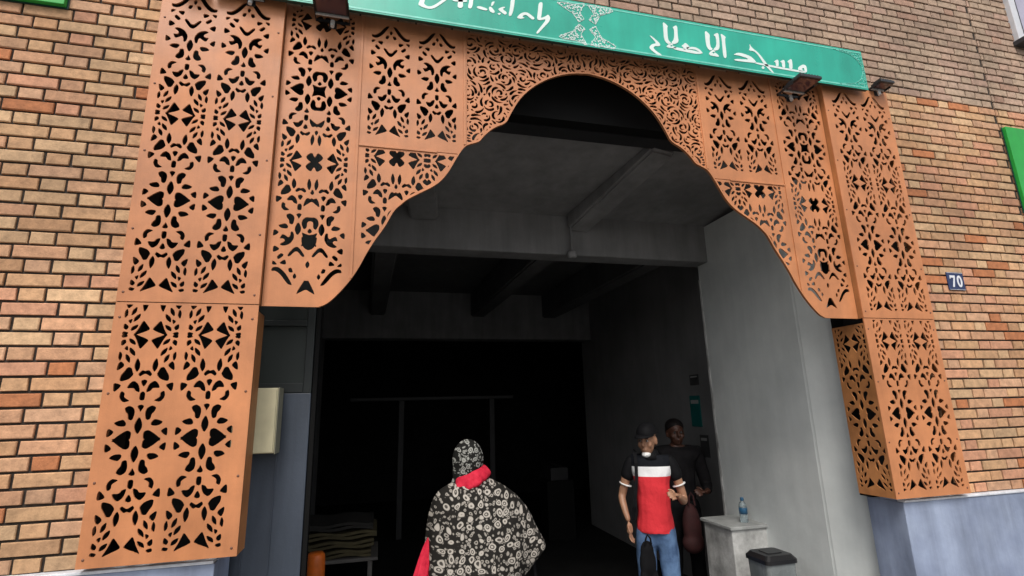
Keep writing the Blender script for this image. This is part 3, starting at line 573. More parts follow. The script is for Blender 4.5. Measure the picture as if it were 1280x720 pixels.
for s in (-1, 1):
    # upper side panel
    H = []
    for ax in (1.881, 2.128):
        H += place(MOT_K, ax, 3.635, signs=(1,)) + place(MOT_A, ax, 3.635, signs=(-1,), skip=(0,)) + place(MOT_B, ax, 3.20) + place(MOT_A, ax, 2.767) + place(MOT_B, ax, 2.338, signs=(1,))
    out = [(s*X0, ZM+.001), (s*X1, ZM+.001), (s*X1, ZT), (s*X0, ZT)]
    pu = obj('side_panel', sheet(out, mir(H, s), Tfront(Y1-.002), TH, .010), M_SCREEN, scr)
    screws(pu, [(s*(X0+.022), z) for z in (2.33, 2.62, 3.0, 3.35, 3.72)] + [(s*(X1-.022), z) for z in (2.33, 2.62, 3.0, 3.35, 3.72)], Y1-.002)
    # lower side panel
    H = []
    for ax in (1.881, 2.128): H += place(MOT_B, ax, 2.145) + place(MOT_A, ax, 1.711) + place(MOT_B, ax, 1.280, signs=(1,))
    out = [(s*X0, ZB), (s*X1, ZB), (s*X1, ZM-.002), (s*X0, ZM-.002)]
    pl = obj('side_panel', sheet(out, mir(H, s), Tfront(Y1+.001), TH, .010), M_SCREEN, scr)
    screws(pl, [(s*(X0+.022), z) for z in (1.27, 1.55, 1.9, 2.22)] + [(s*(X1-.022), z) for z in (1.27, 1.55, 1.9, 2.22)], Y1+.001)
    # returns of the box: pierced towards the gateway, plain towards the street wall
    H = place(MOT_B, .122, 2.145) + place(MOT_A, .122, 1.711) + place(MOT_B, .122, 1.280, signs=(1,))
    dd = .245 if s > 0 else .135
    if s < 0: H = []
    out = [(.006, ZB), (dd, ZB), (dd, ZM-.03), (.006, ZM-.03)]
    rp = obj('return_panel', sheet(out, H, (lambda u, v, w_, s=s: (s*(X0+.001+w_), u, v)), TH, .012), M_SCREEN_D, scr)
    b_ = bmesh.new(); box(b_, *sorted((s*(X1-.004), s*X1)), Y1+.0055, WY+.002, ZB, ZT)
    box(b_, *sorted((s*(X0+.0005), s*(X0+.0045))), Y1+.0025, Y2+.02, ZM, ZT); obj('box_edge', b_, M_SCREEN_D, scr)
    b_ = bmesh.new(); box(b_, *sorted((s*(X0+.006), s*(X1-.006))), Y1+.0055, .039, ZB, ZB+.003)
    obj('box_underside', b_, M_SCREEN_D, scr)
    # second bay: one wide column of interlaced motifs
    c_ = 1.522; A_ = 3.434; A2 = 2.62
    H = []
    for ax, d in ((c_-.054, -1), (c_+.054, 1)):
        for zb in (3.845, 3.030): H += place(MOT_B, ax, zb, sides=(d,), sy=.945)
        H += place(MOT_A, ax, A_, sides=(d,), sy=.945) + place(MOT_A, ax, A2, sides=(d,), signs=(1,), sy=.945, skip=(0,))
        H += place(MOT_K, ax, A2, sides=(d,), signs=(-1,), sy=.95)
    MCB = [(b__, c__) for a__, b__, c__ in MOT_C if a__ == 'b']; MCA = [(b__, c__) for a__, b__, c__ in MOT_C if a__ == 'a']
    for zb in (3.845, 3.030): H += place(MCB, c_, zb)
    H += place([(t_, [(u, -abs(v)) if k_ < 2 else (u, v) for u, v in q]) for k_, (t_, q) in enumerate(MCA)], c_, A_) + place([(t_, [(u, abs(v)) if k_ < 2 else (u, v) for u, v in q]) for k_, (t_, q) in enumerate(MCA)], c_, A2, signs=(1,))
    H += [smooth_poly([(c_+u, A2+v) for u, v in q]) for q in ([(0, -.185), (.046, -.275), (.022, -.262), (0, -.248), (-.022, -.262), (-.046, -.275)], [(0, -.105), (.012, -.125), (0, -.148), (-.012, -.125)], [(-.036, .02), (.036, .02), (.034, -.02), (.02, -.045), (0, -.055), (-.02, -.045), (-.034, -.02)])]
    arcx = [p for p in ARC if p[0] > XS+.002]
    out = [(XS+.002, ZT), (X0-.003, ZT), (X0-.003, ZM)] + [(p[0], p[1]) for p in arcx] + [(XS+.002, at_x(ARC, XS+.002))]
    obj('column_panel', sheet([(s*u, v) for u, v in out], mir(H, s), Tfront(Y2), TH, .012), M_SCREEN, scr)
    # third bay, upper: two capped columns
    H = []
    for ax in (.912, 1.168): H += place(MOT_K, ax, 3.655, signs=(1,)) + place(MOT_A, ax, 3.655, signs=(-1,), skip=(0,)) + place(MOT_B, ax, 3.221, signs=(1,))
    out = [(XT+.002, 3.152), (XS-.002, 3.152), (XS-.002, ZT), (XT+.002, ZT)]
    out = [(at, z) for at, z in out]
    # follow the arch where it cuts the lower inner corner
    zc = at_x(ARC, XT+.002)
    xc = None
    for a__, b__ in zip(ARC, ARC[1:]):
        if (a__[1]-3.152)*(b__[1]-3.152) <= 0 and a__[1] != b__[1]: xc = a__[0]+(3.152-a__[1])/(b__[1]-a__[1])*(b__[0]-a__[0]); break
    mid = [p for p in ARC if 3.152 < p[1] < zc and XT+.002 < p[0] < xc]
    out = [(xc, 3.152), (XS-.002, 3.152), (XS-.002, ZT), (XT+.002, ZT), (XT+.002, zc)] + mid[::-1]
    obj('upper_panel', sheet([(s*u, v) for u, v in out], mir(H, s), Tfront(Y2), TH, .012), M_SCREEN, scr)
    # third bay, lower: spandrel piece cut by the arch
    H = []
    for ax, d in ((1.118-.054, -1), (1.118+.054, 1)):
        H += place(MOT_B, ax, 3.095, sides=(d,), sy=.945) + place(MOT_A, ax, 2.685, sides=(d,), sy=.945)
    H += place(MCB, 1.118, 3.095) + place(MCA, 1.118, 2.685) + place(MOT_B, .855, 3.095, sy=.945)
    mid = [p for p in ARC if p[1] < 3.148 and p[0] < XS-.002]
    out = [(XS-.002, at_x(ARC, XS-.002))] + mid + [(xc+.002, 3.148), (XS-.002, 3.148)]
    obj('spandrel_panel', sheet([(s*u, v) for u, v in out], mir(H, s), Tfront(Y2), TH, .014), M_SCREEN, scr)
    # thin cover strips over the seams
    for x, z0 in ((XS, at_x(ARC, XS)+.005), (XT, at_x(ARC, XT)+.012)):
        obj('cover_strip', B(*sorted((s*(x-.007), s*(x+.007))), Y2-.006, Y2-.0005, z0, ZT, .0015), M_SCREEN, scr)
    obj('cover_strip', B(*sorted((s*(xc+.12), s*(XS-.009))), Y2-.006, Y2-.0005, 3.144, 3.156, .0015), M_SCREEN, scr)

def stroke(pts, w_):
    out = []; L_, R_ = [], []
    for i in range(len(pts)):
        a_ = Vector(pts[max(0, i-1)]); b_ = Vector(pts[min(len(pts)-1, i+1)]); d = (b_-a_).normalized(); n_ = Vector((-d.y, d.x))
        ww = w_[i] if isinstance(w_, (list, tuple)) else w_
        L_.append((pts[i][0]+n_.x*ww/2, pts[i][1]+n_.y*ww/2)); R_.append((pts[i][0]-n_.x*ww/2, pts[i][1]-n_.y*ww/2))
    return L_+R_[::-1]
# arabesque panel over the crown of the arch
def arabesque():
    H = []; rnd = random.Random(11)
    def crescent(cx, cy, r, a0, a1, wmax, n=9):
        o, i = [], []
        for k in range(n+1):
            t_ = k/n; a_ = a0+(a1-a0)*t_; ww = wmax*math.sin(PI*min(1, t_*1.15+.02) if t_ < .8 else PI*max(0.0, 1-t_)*1.6+0.0)
            ww = wmax*(math.sin(PI*t_)**.55)*(0.55+.9*(1-t_))*0.75
            o.append((cx+(r+ww/2)*math.cos(a_), cy+(r+ww/2)*math.sin(a_))); i.append((cx+(r-ww/2)*math.cos(a_), cy+(r-ww/2)*math.sin(a_)))
        return o+i[::-1]
    cen = []
    while len(cen) < 60:
        p = (rnd.uniform(0, .80), rnd.uniform(3.15, 3.97))
        if all((p[0]-q[0])**2+(p[1]-q[1])**2 > .075**2 for q in cen): cen.append(p)
        elif rnd.random() < .004: break
    spin = [rnd.choice((-1, 1)) for _ in cen]
    grid = {}
    def near(x, z, d):
        gx, gz = int(x/.02), int(z/.02)
        for a_ in range(gx-1, gx+2):
            for b_ in range(gz-1, gz+2):
                for q in grid.get((a_, b_), ()):
                    if (q[0]-x)**2+(q[1]-z)**2 < (d+q[2])**2: return True
        return False
    def comma(x, z, L_, wd):
        k = min(range(len(cen)), key=lambda n_: (cen[n_][0]-x)**2+(cen[n_][1]-z)**2)
        c0 = cen[k]; r = math.hypot(x-c0[0], z-c0[1]); a_ = math.atan2(z-c0[1], x-c0[0])+spin[k]*(PI/2-.35)
        curv = spin[k]*min(75, 1/max(r, .014)); N = 8; sp = []; px_, pz_ = x, z
        for n_ in range(N+1):
            sp.append((px_, pz_)); a_ += curv*L_/N; px_ += math.cos(a_)*L_/N; pz_ += math.sin(a_)*L_/N
        ww = [wd*(math.sin(PI*min(1, (n_/N)**.62))**.7)*(1-.25*n_/N)+.0009 for n_ in range(N+1)]
        return sp, ww
    for L_, wd, tries in ((.070, .0175, 2500), (.050, .0165, 5000), (.032, .0145, 9000), (.017, .0115, 9000)):
        for _ in range(tries):
            x, z = rnd.uniform(0, .80), rnd.uniform(3.12, 3.97)
            if near(x, z, .009): continue
            sp, ww = comma(x, z, L_*rnd.uniform(.85, 1.15), wd)
            if min(q[0] for q in sp) < .004: continue
            if any(near(q[0], q[1], w_/2+.0019) for q, w_ in zip(sp, ww)): continue
            for q, w_ in zip(sp, ww): grid.setdefault((int(q[0]/.02), int(q[1]/.02)), []).append((q[0], q[1], w_/2))
            po = stroke(sp, ww); H.append(po); H.append([(-u, v) for u, v in po])
    mid = [p for p in ARC if p[0] < XT-.002]
    zc = at_x(ARC, XT-.002)
    right = [(XT-.002, ZT), (XT-.002, zc)] + mid
    out = right + [(-u, v) for u, v in reversed(right[:-1])]
    return obj('crown_panel', sheet(out, H, Tfront(Y2), TH, .013), M_SCREEN, scr)
arabesque()
# slim rolled lip following the arch edge
bm = bmesh.new()
full = ARC + [(-u, v) for u, v in reversed(ARC[:-1])]
ins = inset(full + [(-1.46, 4.5), (1.46, 4.5)], .0)
def lip(p, off):
    out = []
    for i in range(len(p)):
        a_ = Vector(p[max(0, i-1)]); b_ = Vector(p[min(len(p)-1, i+1)]); d = (b_-a_)
        if d.length < 1e-6: d = Vector((1, 0))
        d.normalize(); n_ = Vector((-d.y, d.x)); out.append((p[i][0]+n_.x*off, p[i][1]+n_.y*off))
    return out
A0, A1 = lip(full, 0.0), lip(full, -.006)
rows = [[bm.verts.new((u, yy, v)) for u, v in L_] for L_, yy in ((A0, Y2-.004), (A1, Y2-.004), (A1, Y2-.0004), (A0, Y2+.012))]
for a_, b_ in ((0, 1), (1, 2), (3, 0)):
    for i in range(len(full)-1): bm.faces.new((rows[a_][i], rows[a_][i+1], rows[b_][i+1], rows[b_][i]))
obj('arch_lip', bm, M_SCREEN, scr)

# ------------------------------------------------------------------ green name board
sg = thing('name_board', (0, 0, 3.88), 'long green board with white Latin and Arabic lettering mounted above the arch', 'sign')
def sobj(name, bm, m, par, smooth=False, off=(0, 0, -3.88)):
    bmesh.ops.transform(bm, matrix=Matrix.Translation(off), verts=bm.verts); return obj(name, bm, m, par, smooth)
SX, SZ0, SZ1, SF = 2.045, 3.886, 4.180, -0.060
for k in range(6): sobj('spacer', B(-1.9+k*.76-.02, -1.9+k*.76+.02, -.033, .03, 3.99, 4.03), M_SIGNSIDE, sg)
sobj('case', B(-SX, SX, SF+.004, -.034, SZ0-.004, SZ1+.004, .002), M_SIGNSIDE, sg)
sobj('board', B(-SX-.002, SX+.002, SF, SF+.0035, SZ0-.006, SZ1+.006), M_GREEN, sg)
def edging(z, w_): return B(-SX+.01, SX-.01, SF-.0015, SF-.0002, z, z+w_)
sobj('edge_line', edging(SZ0+.004, .011), M_SIGNLINE, sg); sobj('edge_line', edging(SZ1-.014, .009), M_SIGNLINE, sg)
TF = lambda u, v, w_: (u, SF-.0022+w_, v)
sobj('latin_lettering', flat([grow(p, .0022) for p in LATIN], TF, .0018), M_WHITE, sg)
sobj('arabic_lettering', flat([grow(p, .0010) for p in ARABIC], TF, .0018), M_WHITE, sg)
def filigree(regions, seed, n=230):
    rnd = random.Random(seed); polys = []; pts = []
    for reg in regions:
        xs = [q[0] for q in reg]; ys = [q[1] for q in reg]; tries = 0
        while tries < n:
            tries += 1
            p = (rnd.uniform(min(xs), max(xs)), rnd.uniform(min(ys), max(ys)))
            if not inside(p, reg) or any((p[0]-q[0])**2+(p[1]-q[1])**2 < .0105**2 for q in pts): continue
            pts.append(p); a0 = rnd.uniform(0, 2*PI); r = .0052; o, i = [], []
            for k in range(9):
                a_ = a0+4.6*k/8; w2 = .0030*math.sin(PI*(k+.6)/9.2)
                o.append((p[0]+(r+w2)*math.cos(a_), p[1]+(r+w2)*math.sin(a_))); i.append((p[0]+(r-w2)*math.cos(a_), p[1]+(r-w2)*math.sin(a_)))
            polys.append(o+i[::-1])
        # outline stroke of the region towards the field
        for k in range(len(reg)):
            a_, b_ = Vector(reg[k]), Vector(reg[(k+1) % len(reg)]); d = (b_-a_)
            if d.length < .004: continue
            nn = Vector((-d.y, d.x)).normalized()*.0016
            polys.append([tuple(a_+nn), tuple(b_+nn), tuple(b_-nn), tuple(a_-nn)])
    return polys
zc = (SZ0+SZ1)/2
regs = [ORN_A, ORN_B] + [[(u, 2*zc-v) for u, v in r_] for r_ in (ORN_A, ORN_B)]
sobj('centre_ornament', flat(filigree(regs, 5), TF, .0016), M_WHITE, sg)
for s in (-1, 1):
    ell = [(SX-.01-.16+.15*math.cos(t_), zc+.125*math.sin(t_)) for t_ in [PI/2-k*PI/16 for k in range(17)]]
    hi = [p for p in ell if p[1] >= zc-.001]; lo = [p for p in ell if p[1] <= zc+.001]
    r1 = [(SX-.008, SZ1-.012), (SX-.24, SZ1-.012)] + hi + [(SX-.008, zc)]
    r2 = [(SX-.008, SZ0+.012), (SX-.24, SZ0+.012)] + lo[::-1] + [(SX-.008, zc)]
    sobj('end_ornament', flat(filigree([[(s*u, v) for u, v in r_] for r_ in (r1, r2)], 8), TF, .0016), M_SIGNLINE, sg)

# ------------------------------------------------------------------ floodlights
def floodlight(x, z, y0, label, w_=.165, d_=.15, tilt=0.0):
    t_ = thing('floodlight', (x, Y1 if abs(x) > 1.7 else Y2, z), label, 'floodlight', 'black floodlights along the sign')
    R_ = Matrix.Translation((0, y0, 0)) @ Matrix.Rotation(tilt, 4, 'X')
    b_ = bmesh.new(); box(b_, -w_/2, w_/2, -d_, 0, 0, .022, .004, R_)
    for k in range(7): box(b_, -w_/2+.012+k*(w_-.03)/6, -w_/2+.016+k*(w_-.03)/6, -d_+.012, -.012, .022, .036, 0, R_)
    obj('housing', b_, M_DARKMET, t_)
    b_ = bmesh.new(); box(b_, -w_/2+.012, w_/2-.012, -d_+.012, -.012, -.0025, -.0002, 0, R_); obj('lens', b_, M_LGLASS, t_)
    b_ = bmesh.new(); box(b_, -w_/2, w_/2, .001, .010, -.008, .012, .001, R_); obj('edge_trim', b_, M_PALEMET, t_)
    b_ = bmesh.new()
    for s in (-1, 1): box(b_, s*(w_/2+.002)-.0015, s*(w_/2+.002)+.0015, y0-d_*.55, -.001, -.010, .006)
    box(b_, -w_/2-.0035, w_/2+.0035, -.0042, -.0008, -.010, .006); box(b_, -.02, .02, -.004, -.0008, -.045, -.008); cyl(b_, (0, -.004, -.02), (0, -.022, -.02), .012)
    obj('bracket', b_, M_DARKMET, t_)
    b_ = bmesh.new(); cyl(b_, (0, -.018, -.012), (0, -.026, -.05), .012, .010); obj('sensor', b_, M_PALEMET, t_)
    return t_
floodlight(1.455, 3.815, -.055, 'black floodlight jutting from the right half of the screen just under the Arabic text')
floodlight(-1.475, 3.865, -.055, 'black floodlight jutting from the left half of the screen beside the Latin text', .17, .17)
floodlight(2.185, 3.935, -.02, 'small black floodlight past the right end of the green board', .12, .08)
floodlight(-2.13, 3.90, -.01, 'small black floodlight over the outermost column of the left panel', .12, .09)
floodlight(-1.875, 3.90, -.01, 'small black floodlight over the inner column of the left panel', .12, .09)

# ------------------------------------------------------------------ plaques and green panels
pq = thing('house_number_plaque', (2.628, WY-.001, 2.568), 'small navy enamel plaque with white number 70 on the brick wall', 'plaque')
obj('plate', B(-.074, .074, -.008, 0, -.063, .063, .003), M_PLATE, pq)
TP = lambda u, v, w_: (u, -.0095+w_, v)
obj('digit', flat([[(-.053, .040), (-.006, .040), (-.006, .028), (-.024, -.041), (-.040, -.041), (-.020, .024), (-.046, .024), (-.047, .016), (-.053, .016)]], TP, .0012), M_PLATEW, pq)
oo = [(.030+.023*math.cos(t_), .041*math.sin(t_)) for t_ in [k*2*PI/24 for k in range(24)]]
oi = [(.030+.009*math.cos(t_), .026*math.sin(t_)) for t_ in [k*2*PI/24 for k in range(24)]]
obj('digit', sheet(oo, [oi], TP, .0012), M_PLATEW, pq)
for z in (-.0595, .0575): obj('border_line', B(-.070, .070, -.0095, -.0082, z, z+.002), M_PLATEW, pq)
gp = thing('green_panel', (4.2, WY-.002, 3.13), 'plain bright green panel fixed to the wall at the right edge', 'panel')
obj('face', B(-.735, .735, -.028, -.003, 0, .70, .003), M_KELLY, gp); obj('rear_tray', B(-.742, .742, -.003, 0, -.006, .706), M_SIGNSIDE, gp)
gp = thing('green_panel', (-3.30, WY-.002, 3.745), 'plain green panel cut off at the top left corner', 'panel')
obj('face', B(-.60, .60, -.028, -.003, 0, .60, .003), M_KELLY, gp); obj('rear_tray', B(-.607, .607, -.003, 0, -.006, .606), M_SIGNSIDE, gp)

# ------------------------------------------------------------------ gate leaf, letter box
gt = thing('gate_leaf', (-1.668, .33, 0), 'blue-grey steel gate leaf folded open at the left of the gateway', 'gate')
obj('lower_sheet', B(-.165, .165, -.01, .03, .02, 1.90, .004), M_GATE, gt)
b_ = bmesh.new()
for a__ in ((-.165, -.135, 1.90, 3.5), (.125, .165, 1.90, 3.5), (-.135, .125, 1.902, 1.95), (-.135, .125, 2.24, 2.27), (-.135, .125, 3.45, 3.5)): box(b_, a__[0], a__[1], -.012, .032, a__[2], a__[3], .003)
obj('upper_frame', b_, M_GATED, gt)
obj('glazing', B(-.136, .126, .004, .010, 1.949, 3.451), M_DGLASS, gt)
b_ = bmesh.new()
for x in (-.10, .02): box(b_, x, x+.006, -.016, -.0098, .05, 1.87, .001)
cyl(b_, (.15, -.012, 1.05), (.15, -.05, 1.05), .010); cyl(b_, (.15, -.05, 1.05), (.07, -.05, 1.05), .009)
obj('ribs_and_handle', b_, M_GATE, gt)
obj('edge_post', B(.167, .19, .0, .05, 0, 3.54, .003), M_BLACKP, gt)
lb = thing('letter_box', (-1.735, .245, 1.622), 'flat cream box fixed between the left screen panel and the gate', 'letter box')
obj('case', B(-.085, .10, -.05, .065, 0, .30, .006), M_CREAM, lb)
obj('lid', B(-.087, .094, -.056, -.0505, .004, .296, .002), M_CREAM, lb)
obj('side_rim', B(.1005, .1045, -.052, .065, -.004, .302, .001), M_CREAMD, lb)

# ------------------------------------------------------------------ things in the passage
pd = thing('masonry_block', (1.62, 1.36, -.02), 'chipped white waist-high block with grey stone top against the right wall', 'plinth block')
obj('block', B(-.155, .16, -.16, .20, 0, .870, .008), M_PEDW, pd)
obj('stone_top', B(-.175, .165, -.18, .22, .872, .896, .004), M_PEDTOP, pd)
bt = thing('water_bottle', (1.66, 1.30, .877), 'small clear plastic water bottle with blue cap standing on the stone topped block', 'bottle')
obj('bottle_body', lathe(bmesh.new(), [(.027, 0), (.031, .006), (.031, .05), (.029, .055), (.031, .06), (.031, .115), (.024, .14), (.012, .158), (.012, .168)]), M_BOTTLE, bt, True)
obj('bottle_label', lathe(bmesh.new(), [(.0318, .062), (.0318, .108), (.031, .109), (.031, .061)]), M_BLUE, bt, True)
obj('bottle_cap', lathe(bmesh.new(), [(.0135, .160), (.0140, .164), (.0140, .180), (.0125, .183)]), M_BLUE, bt, True)
bn = thing('waste_bin', (1.40, .72, -.004), 'tall smoked plastic waste bin with black lid in front of the white block', 'bin')
def tub(z0, z1, w0, d0, w1, d1, bm):
    def ring(z, w_, d_, r=.03, n=5):
        v = []
        for cx, cy, a0 in ((w_-r, d_-r, 0), (-w_+r, d_-r, PI/2), (-w_+r, -d_+r, PI), (w_-r, -d_+r, 1.5*PI)):
            for k in range(n): a_ = a0+k*(PI/2)/(n-1); v.append(bm.verts.new((cx+r*math.cos(a_), cy+r*math.sin(a_), z)))
        return v
    a_, b2 = ring(z0, w0, d0), ring(z1, w1, d1); n = len(a_)
    for k in range(n): bm.faces.new((a_[k], a_[(k+1) % n], b2[(k+1) % n], b2[k]))
    bm.faces.new(a_[::-1]); bm.faces.new(b2); return bm
obj('bin_body', tub(.0, .775, .105, .095, .125, .115, bmesh.new()), M_BIN, bn)
b_ = tub(.776, .80, .135, .125, .135, .125, bmesh.new()); tub(.80, .825, .134, .124, .112, .102, b_)
obj('bin_lid', b_, M_BINLID, bn)
obj('flap', B(-.06, .06, -.05, .05, .8255, .829, .0015), M_BINLID, bn)
obj('pedal', B(-.04, .04, -.125, -.09, .02, .035, .003), M_BINLID, bn)

def notice(z0, z1, y0, y1, m, label):
    t_ = thing('wall_notice', (2.098, (y0+y1)/2, z0), label, 'notice', 'notices on the dim side wall')
    h = (y1-y0)/2
    obj('board', B(-.008, 0, -h, h, 0, z1-z0, .001), m, t_)
    b_ = bmesh.new(); box(b_, -.0095, -.0082, -h+.02, h-.02, (z1-z0)*.74, (z1-z0)*.86); obj('heading_band', b_, M_PAPER, t_)
notice(1.99, 2.10, 2.36, 2.52, M_NOTED, 'small dark notice topmost on the side wall behind the men')
notice(1.56, 1.88, 2.38, 2.56, M_TEAL, 'teal notice on the side wall between two dark ones')
notice(1.26, 1.48, 2.30, 2.44, M_NOTED, 'dark notice lowest on the side wall behind the men')

bn.scale = (.90, .90, 1)
op = thing('marker_post', (-1.555, 1.55, 0), 'orange plastic marker post standing behind the gate leaf', 'marker post')
obj('post', lathe(bmesh.new(), [(.075, .035), (.07, .06), (.066, .4), (.062, .80), (.058, .855), (.045, .87)]), M_ORANGE, op, True)
obj('base', B(-.15, .15, -.15, .15, 0, .036, .01), M_DARKMET, op)
obj('band', lathe(bmesh.new(), [(.0675, .35), (.067, .35), (.0665, .45), (.066, .45)]), M_ORANGEW, op, True)

tb = thing('trestle_table', (-1.50, 3.15, 0), 'low grey table carrying folded mats in the shade at the left', 'table')
obj('table_top', B(-.42, .36, -.30, .30, .46, .49, .004), M_TABLE, tb)
for sx in (-.36, .29):
    for sy in (-.25, .25): obj('leg', B(sx-.02, sx+.02, sy-.02, sy+.02, 0, .459, .003), M_TABLE, tb)
def matslab(k, z, lab, m):
    t_ = thing('folded_mat', (-1.50+.012*((k*7) % 5-2), 3.15, z), lab, 'mat', 'folded mats stacked on the low table')
    rnd = random.Random(k); bm = bmesh.new(); n, th = 16, .05
    for j in range(2):
        top, bot = [], []
        for i in range(n+1):
            x = -.38+.70*i/n; s_ = .010*math.sin(i*.7+k*1.9+j)
            top.append((x, z)); bot.append(s_)
        for i in range(n):
            x0 = -.38+.70*i/n; x1 = -.38+.70*(i+1)/n
            za, zb = bot[i], bot[i+1]; z0 = j*.03+.0
            v = [bm.verts.new(p) for p in ((x0, -.27, z0+za), (x1, -.27, z0+zb), (x1, .27, z0+zb), (x0, .27, z0+za), (x0, -.27, z0+za+.024), (x1, -.27, z0+zb+.024), (x1, .27, z0+zb+.024), (x0, .27, z0+za+.024))]
            for f in ((3, 2, 1, 0), (4, 5, 6, 7), (0, 1, 5, 4), (2, 3, 7, 6)): bm.faces.new([v[q] for q in f])
            if i == 0: bm.faces.new((v[3], v[0], v[4], v[7]))
            if i == n-1: bm.faces.new((v[1], v[2], v[6], v[5]))
    bmesh.ops.remove_doubles(bm, verts=bm.verts, dist=.0005)
    obj('mat_cloth', bm, m, t_)
for k, (lab, m) in enumerate((('yellowish folded mat at the bottom of the stack on the low table', M_YEL), ('drab yellow folded mat second from the bottom of the stack', M_YEL), ('faded yellow folded mat second from the top of the stack', M_YEL), ('greyish folded mat on top of the stack on the low table', M_YEL2))):
    matslab(k, .502+k*.078, lab, m)

fx = thing('ceiling_fitting', (.40, 1.50, 3.085), 'small grey unlit fitting with a conduit on the passage cross beam', 'fitting')
obj('fitting_body', lathe(bmesh.new(), [(.035, -.03), (.04, -.02), (.04, .02), (.02, .035)], (0, -.02, -.01)), M_CEIL, fx, True)
b_ = bmesh.new(); cyl(b_, (.0, -.02, .02), (.0, -.02, .34), .009); obj('conduit', b_, M_CEIL, fx)
rk = thing('metal_rack', (-.35, 5.7, 0), 'grey steel rack frame standing in the dark rear of the passage', 'rack')
for x in (-.50, .9): obj('upright', B(x-.04, x+.04, -.04, .04, 0, 1.95, .004), M_POST, rk)
obj('top_rail', B(-1.25, 1.25, -.042, .042, 1.952, 2.0, .004), M_POST, rk)
cx_ = thing('grey_carton', (1.35, 5.0, 0), 'grey carton on a dark crate in the gloom behind the man in red', 'carton')
obj('carton', B(-.13, .13, -.15, .15, .78, .95, .004), M_POST, cx_); obj('crate', B(-.2, .2, -.18, .18, 0, .778, .006), M_BLACKP, cx_)
obj('tape', B(-.03, .03, -.152, .152, .9802, .9812), M_YEL2, cx_)

# ------------------------------------------------------------------ people
def apply_mods(o):
    dg = bpy.context.evaluated_depsgraph_get(); dg.update()
    me = bpy.data.meshes.new_from_object(o.evaluated_get(dg)); old = o.data
    bpy.data.objects.remove(o); bpy.data.meshes.remove(old); return me
def skin_mesh(chains, sub=2):
    """chains: list of [(x, y, z, rx, ry), ...]; first point of later chains may coincide with an earlier one"""
    verts, edges, rad, key = [], [], [], {}
    for ch in chains:
        prev = None
        for p in ch:
            k = tuple(round(c, 4) for c in p[:3])
            if k not in key: key[k] = len(verts); verts.append(p[:3]); rad.append((p[3], p[4] if len(p) > 4 else p[3]))
            i = key[k]
            if prev is not None and prev != i: edges.append((prev, i))
            prev = i
    me = bpy.data.meshes.new('tmp'); me.from_pydata(verts, edges, []); o = bpy.data.objects.new('tmp', me); COL.objects.link(o)
    md = o.modifiers.new('s', 'SKIN'); md.use_smooth_shade = True
    sv = me.skin_vertices[0].data
    for i, r in enumerate(rad): sv[i].radius = r
    sv[0].use_root = True
    sb = o.modifiers.new('u', 'SUBSURF'); sb.levels = sub; sb.render_levels = sub
    return apply_mods(o)
def remeshed(meshes, vox, smooth_it=4):
    bm = bmesh.new()
    for me in meshes: bm.from_mesh(me)
    me = bpy.data.meshes.new('tmp'); bm.to_mesh(me); bm.free(); o = bpy.data.objects.new('tmp', me); COL.objects.link(o)
    md = o.modifiers.new('r', 'REMESH'); md.mode = 'VOXEL'; md.voxel_size = vox; md.use_smooth_shade = True
    sm = o.modifiers.new('m', 'SMOOTH'); sm.iterations = smooth_it; sm.factor = .5
    return apply_mods(o)
def ball(c, r, seg=24):
    bm = bmesh.new(); bmesh.ops.create_uvsphere(bm, u_segments=seg, v_segments=seg//2, radius=1)
    for v in bm.verts: v.co = Vector((c[0]+v.co.x*r[0], c[1]+v.co.y*r[1], c[2]+v.co.z*r[2]))
    me = bpy.data.meshes.new('tmp'); bm.to_mesh(me); bm.free(); return me
def hand(wrist, d, palm_n, side):
    """five separate slightly curled fingers; d = pointing direction, palm_n = palm normal, side=+1/-1 thumb side"""
    w_, d, n_ = Vector(wrist), Vector(d).normalized(), Vector(palm_n).normalized(); a_ = d.cross(n_).normalized()*side
    out = [skin_mesh([[(*w_, .026, .020), (*(w_+d*.045), .036, .015), (*(w_+d*.085), .038, .014)]], 1)]
    for k, (o_, L_) in enumerate(((.030, .066), (.011, .076), (-.009, .070), (-.028, .055))):
        b_ = w_+d*.078+a_*o_; p1 = b_+d*L_*.45+n_*.004; p2 = p1+(d*.8+n_*.6).normalized()*L_*.32; p3 = p2+(d*.45+n_*.9).normalized()*L_*.27
        out.append(skin_mesh([[(*b_, .0095), (*p1, .0088), (*p2, .0080), (*p3, .0068)]], 1))
    b_ = w_+d*.025+a_*.022; p1 = b_+(d*.6+a_*.8+n_*.3).normalized()*.038; p2 = p1+(d*.9+a_*.25+n_*.4).normalized()*.032
    out.append(skin_mesh([[(*b_, .013), (*p1, .0105), (*p2, .0085)]], 1))
    return out
def head_parts(c, s=1.0):
    x, y, z = c
    P_ = [ball((x, y+.012, z+.02), (.077*s, .096*s, .100*s)), ball((x, y-.022, z-.045), (.058*s, .066*s, .068*s)),
          ball((x, y-.045, z-.085), (.030*s, .030*s, .022*s)),                                   # chin
          ball((x, y-.100*s, z-.022), (.014, .020, .016)), ball((x, y-.092*s, z+.000), (.009, .016, .026)),   # nose
          ball((x, y-.080*s, z-.058), (.024, .014, .006)), ball((x, y-.078*s, z-.069), (.021, .013, .007)),   # lips
          ball((x, y-.070*s, z+.024), (.052, .022, .010))]                                      # brow
    for q in (-1, 1):
        P_ += [ball((x+q*.077*s, y+.012, z-.012), (.010, .020, .032)), ball((x+q*.042, y-.062, z-.028), (.022, .020, .022))]
    return P_
def person(loc, rotz, label, H, skinm, arms, tors, legs_m, lean=(0, 0), group=None):
    root = thing('person', loc, label, 'person', group, rotz)
    return root

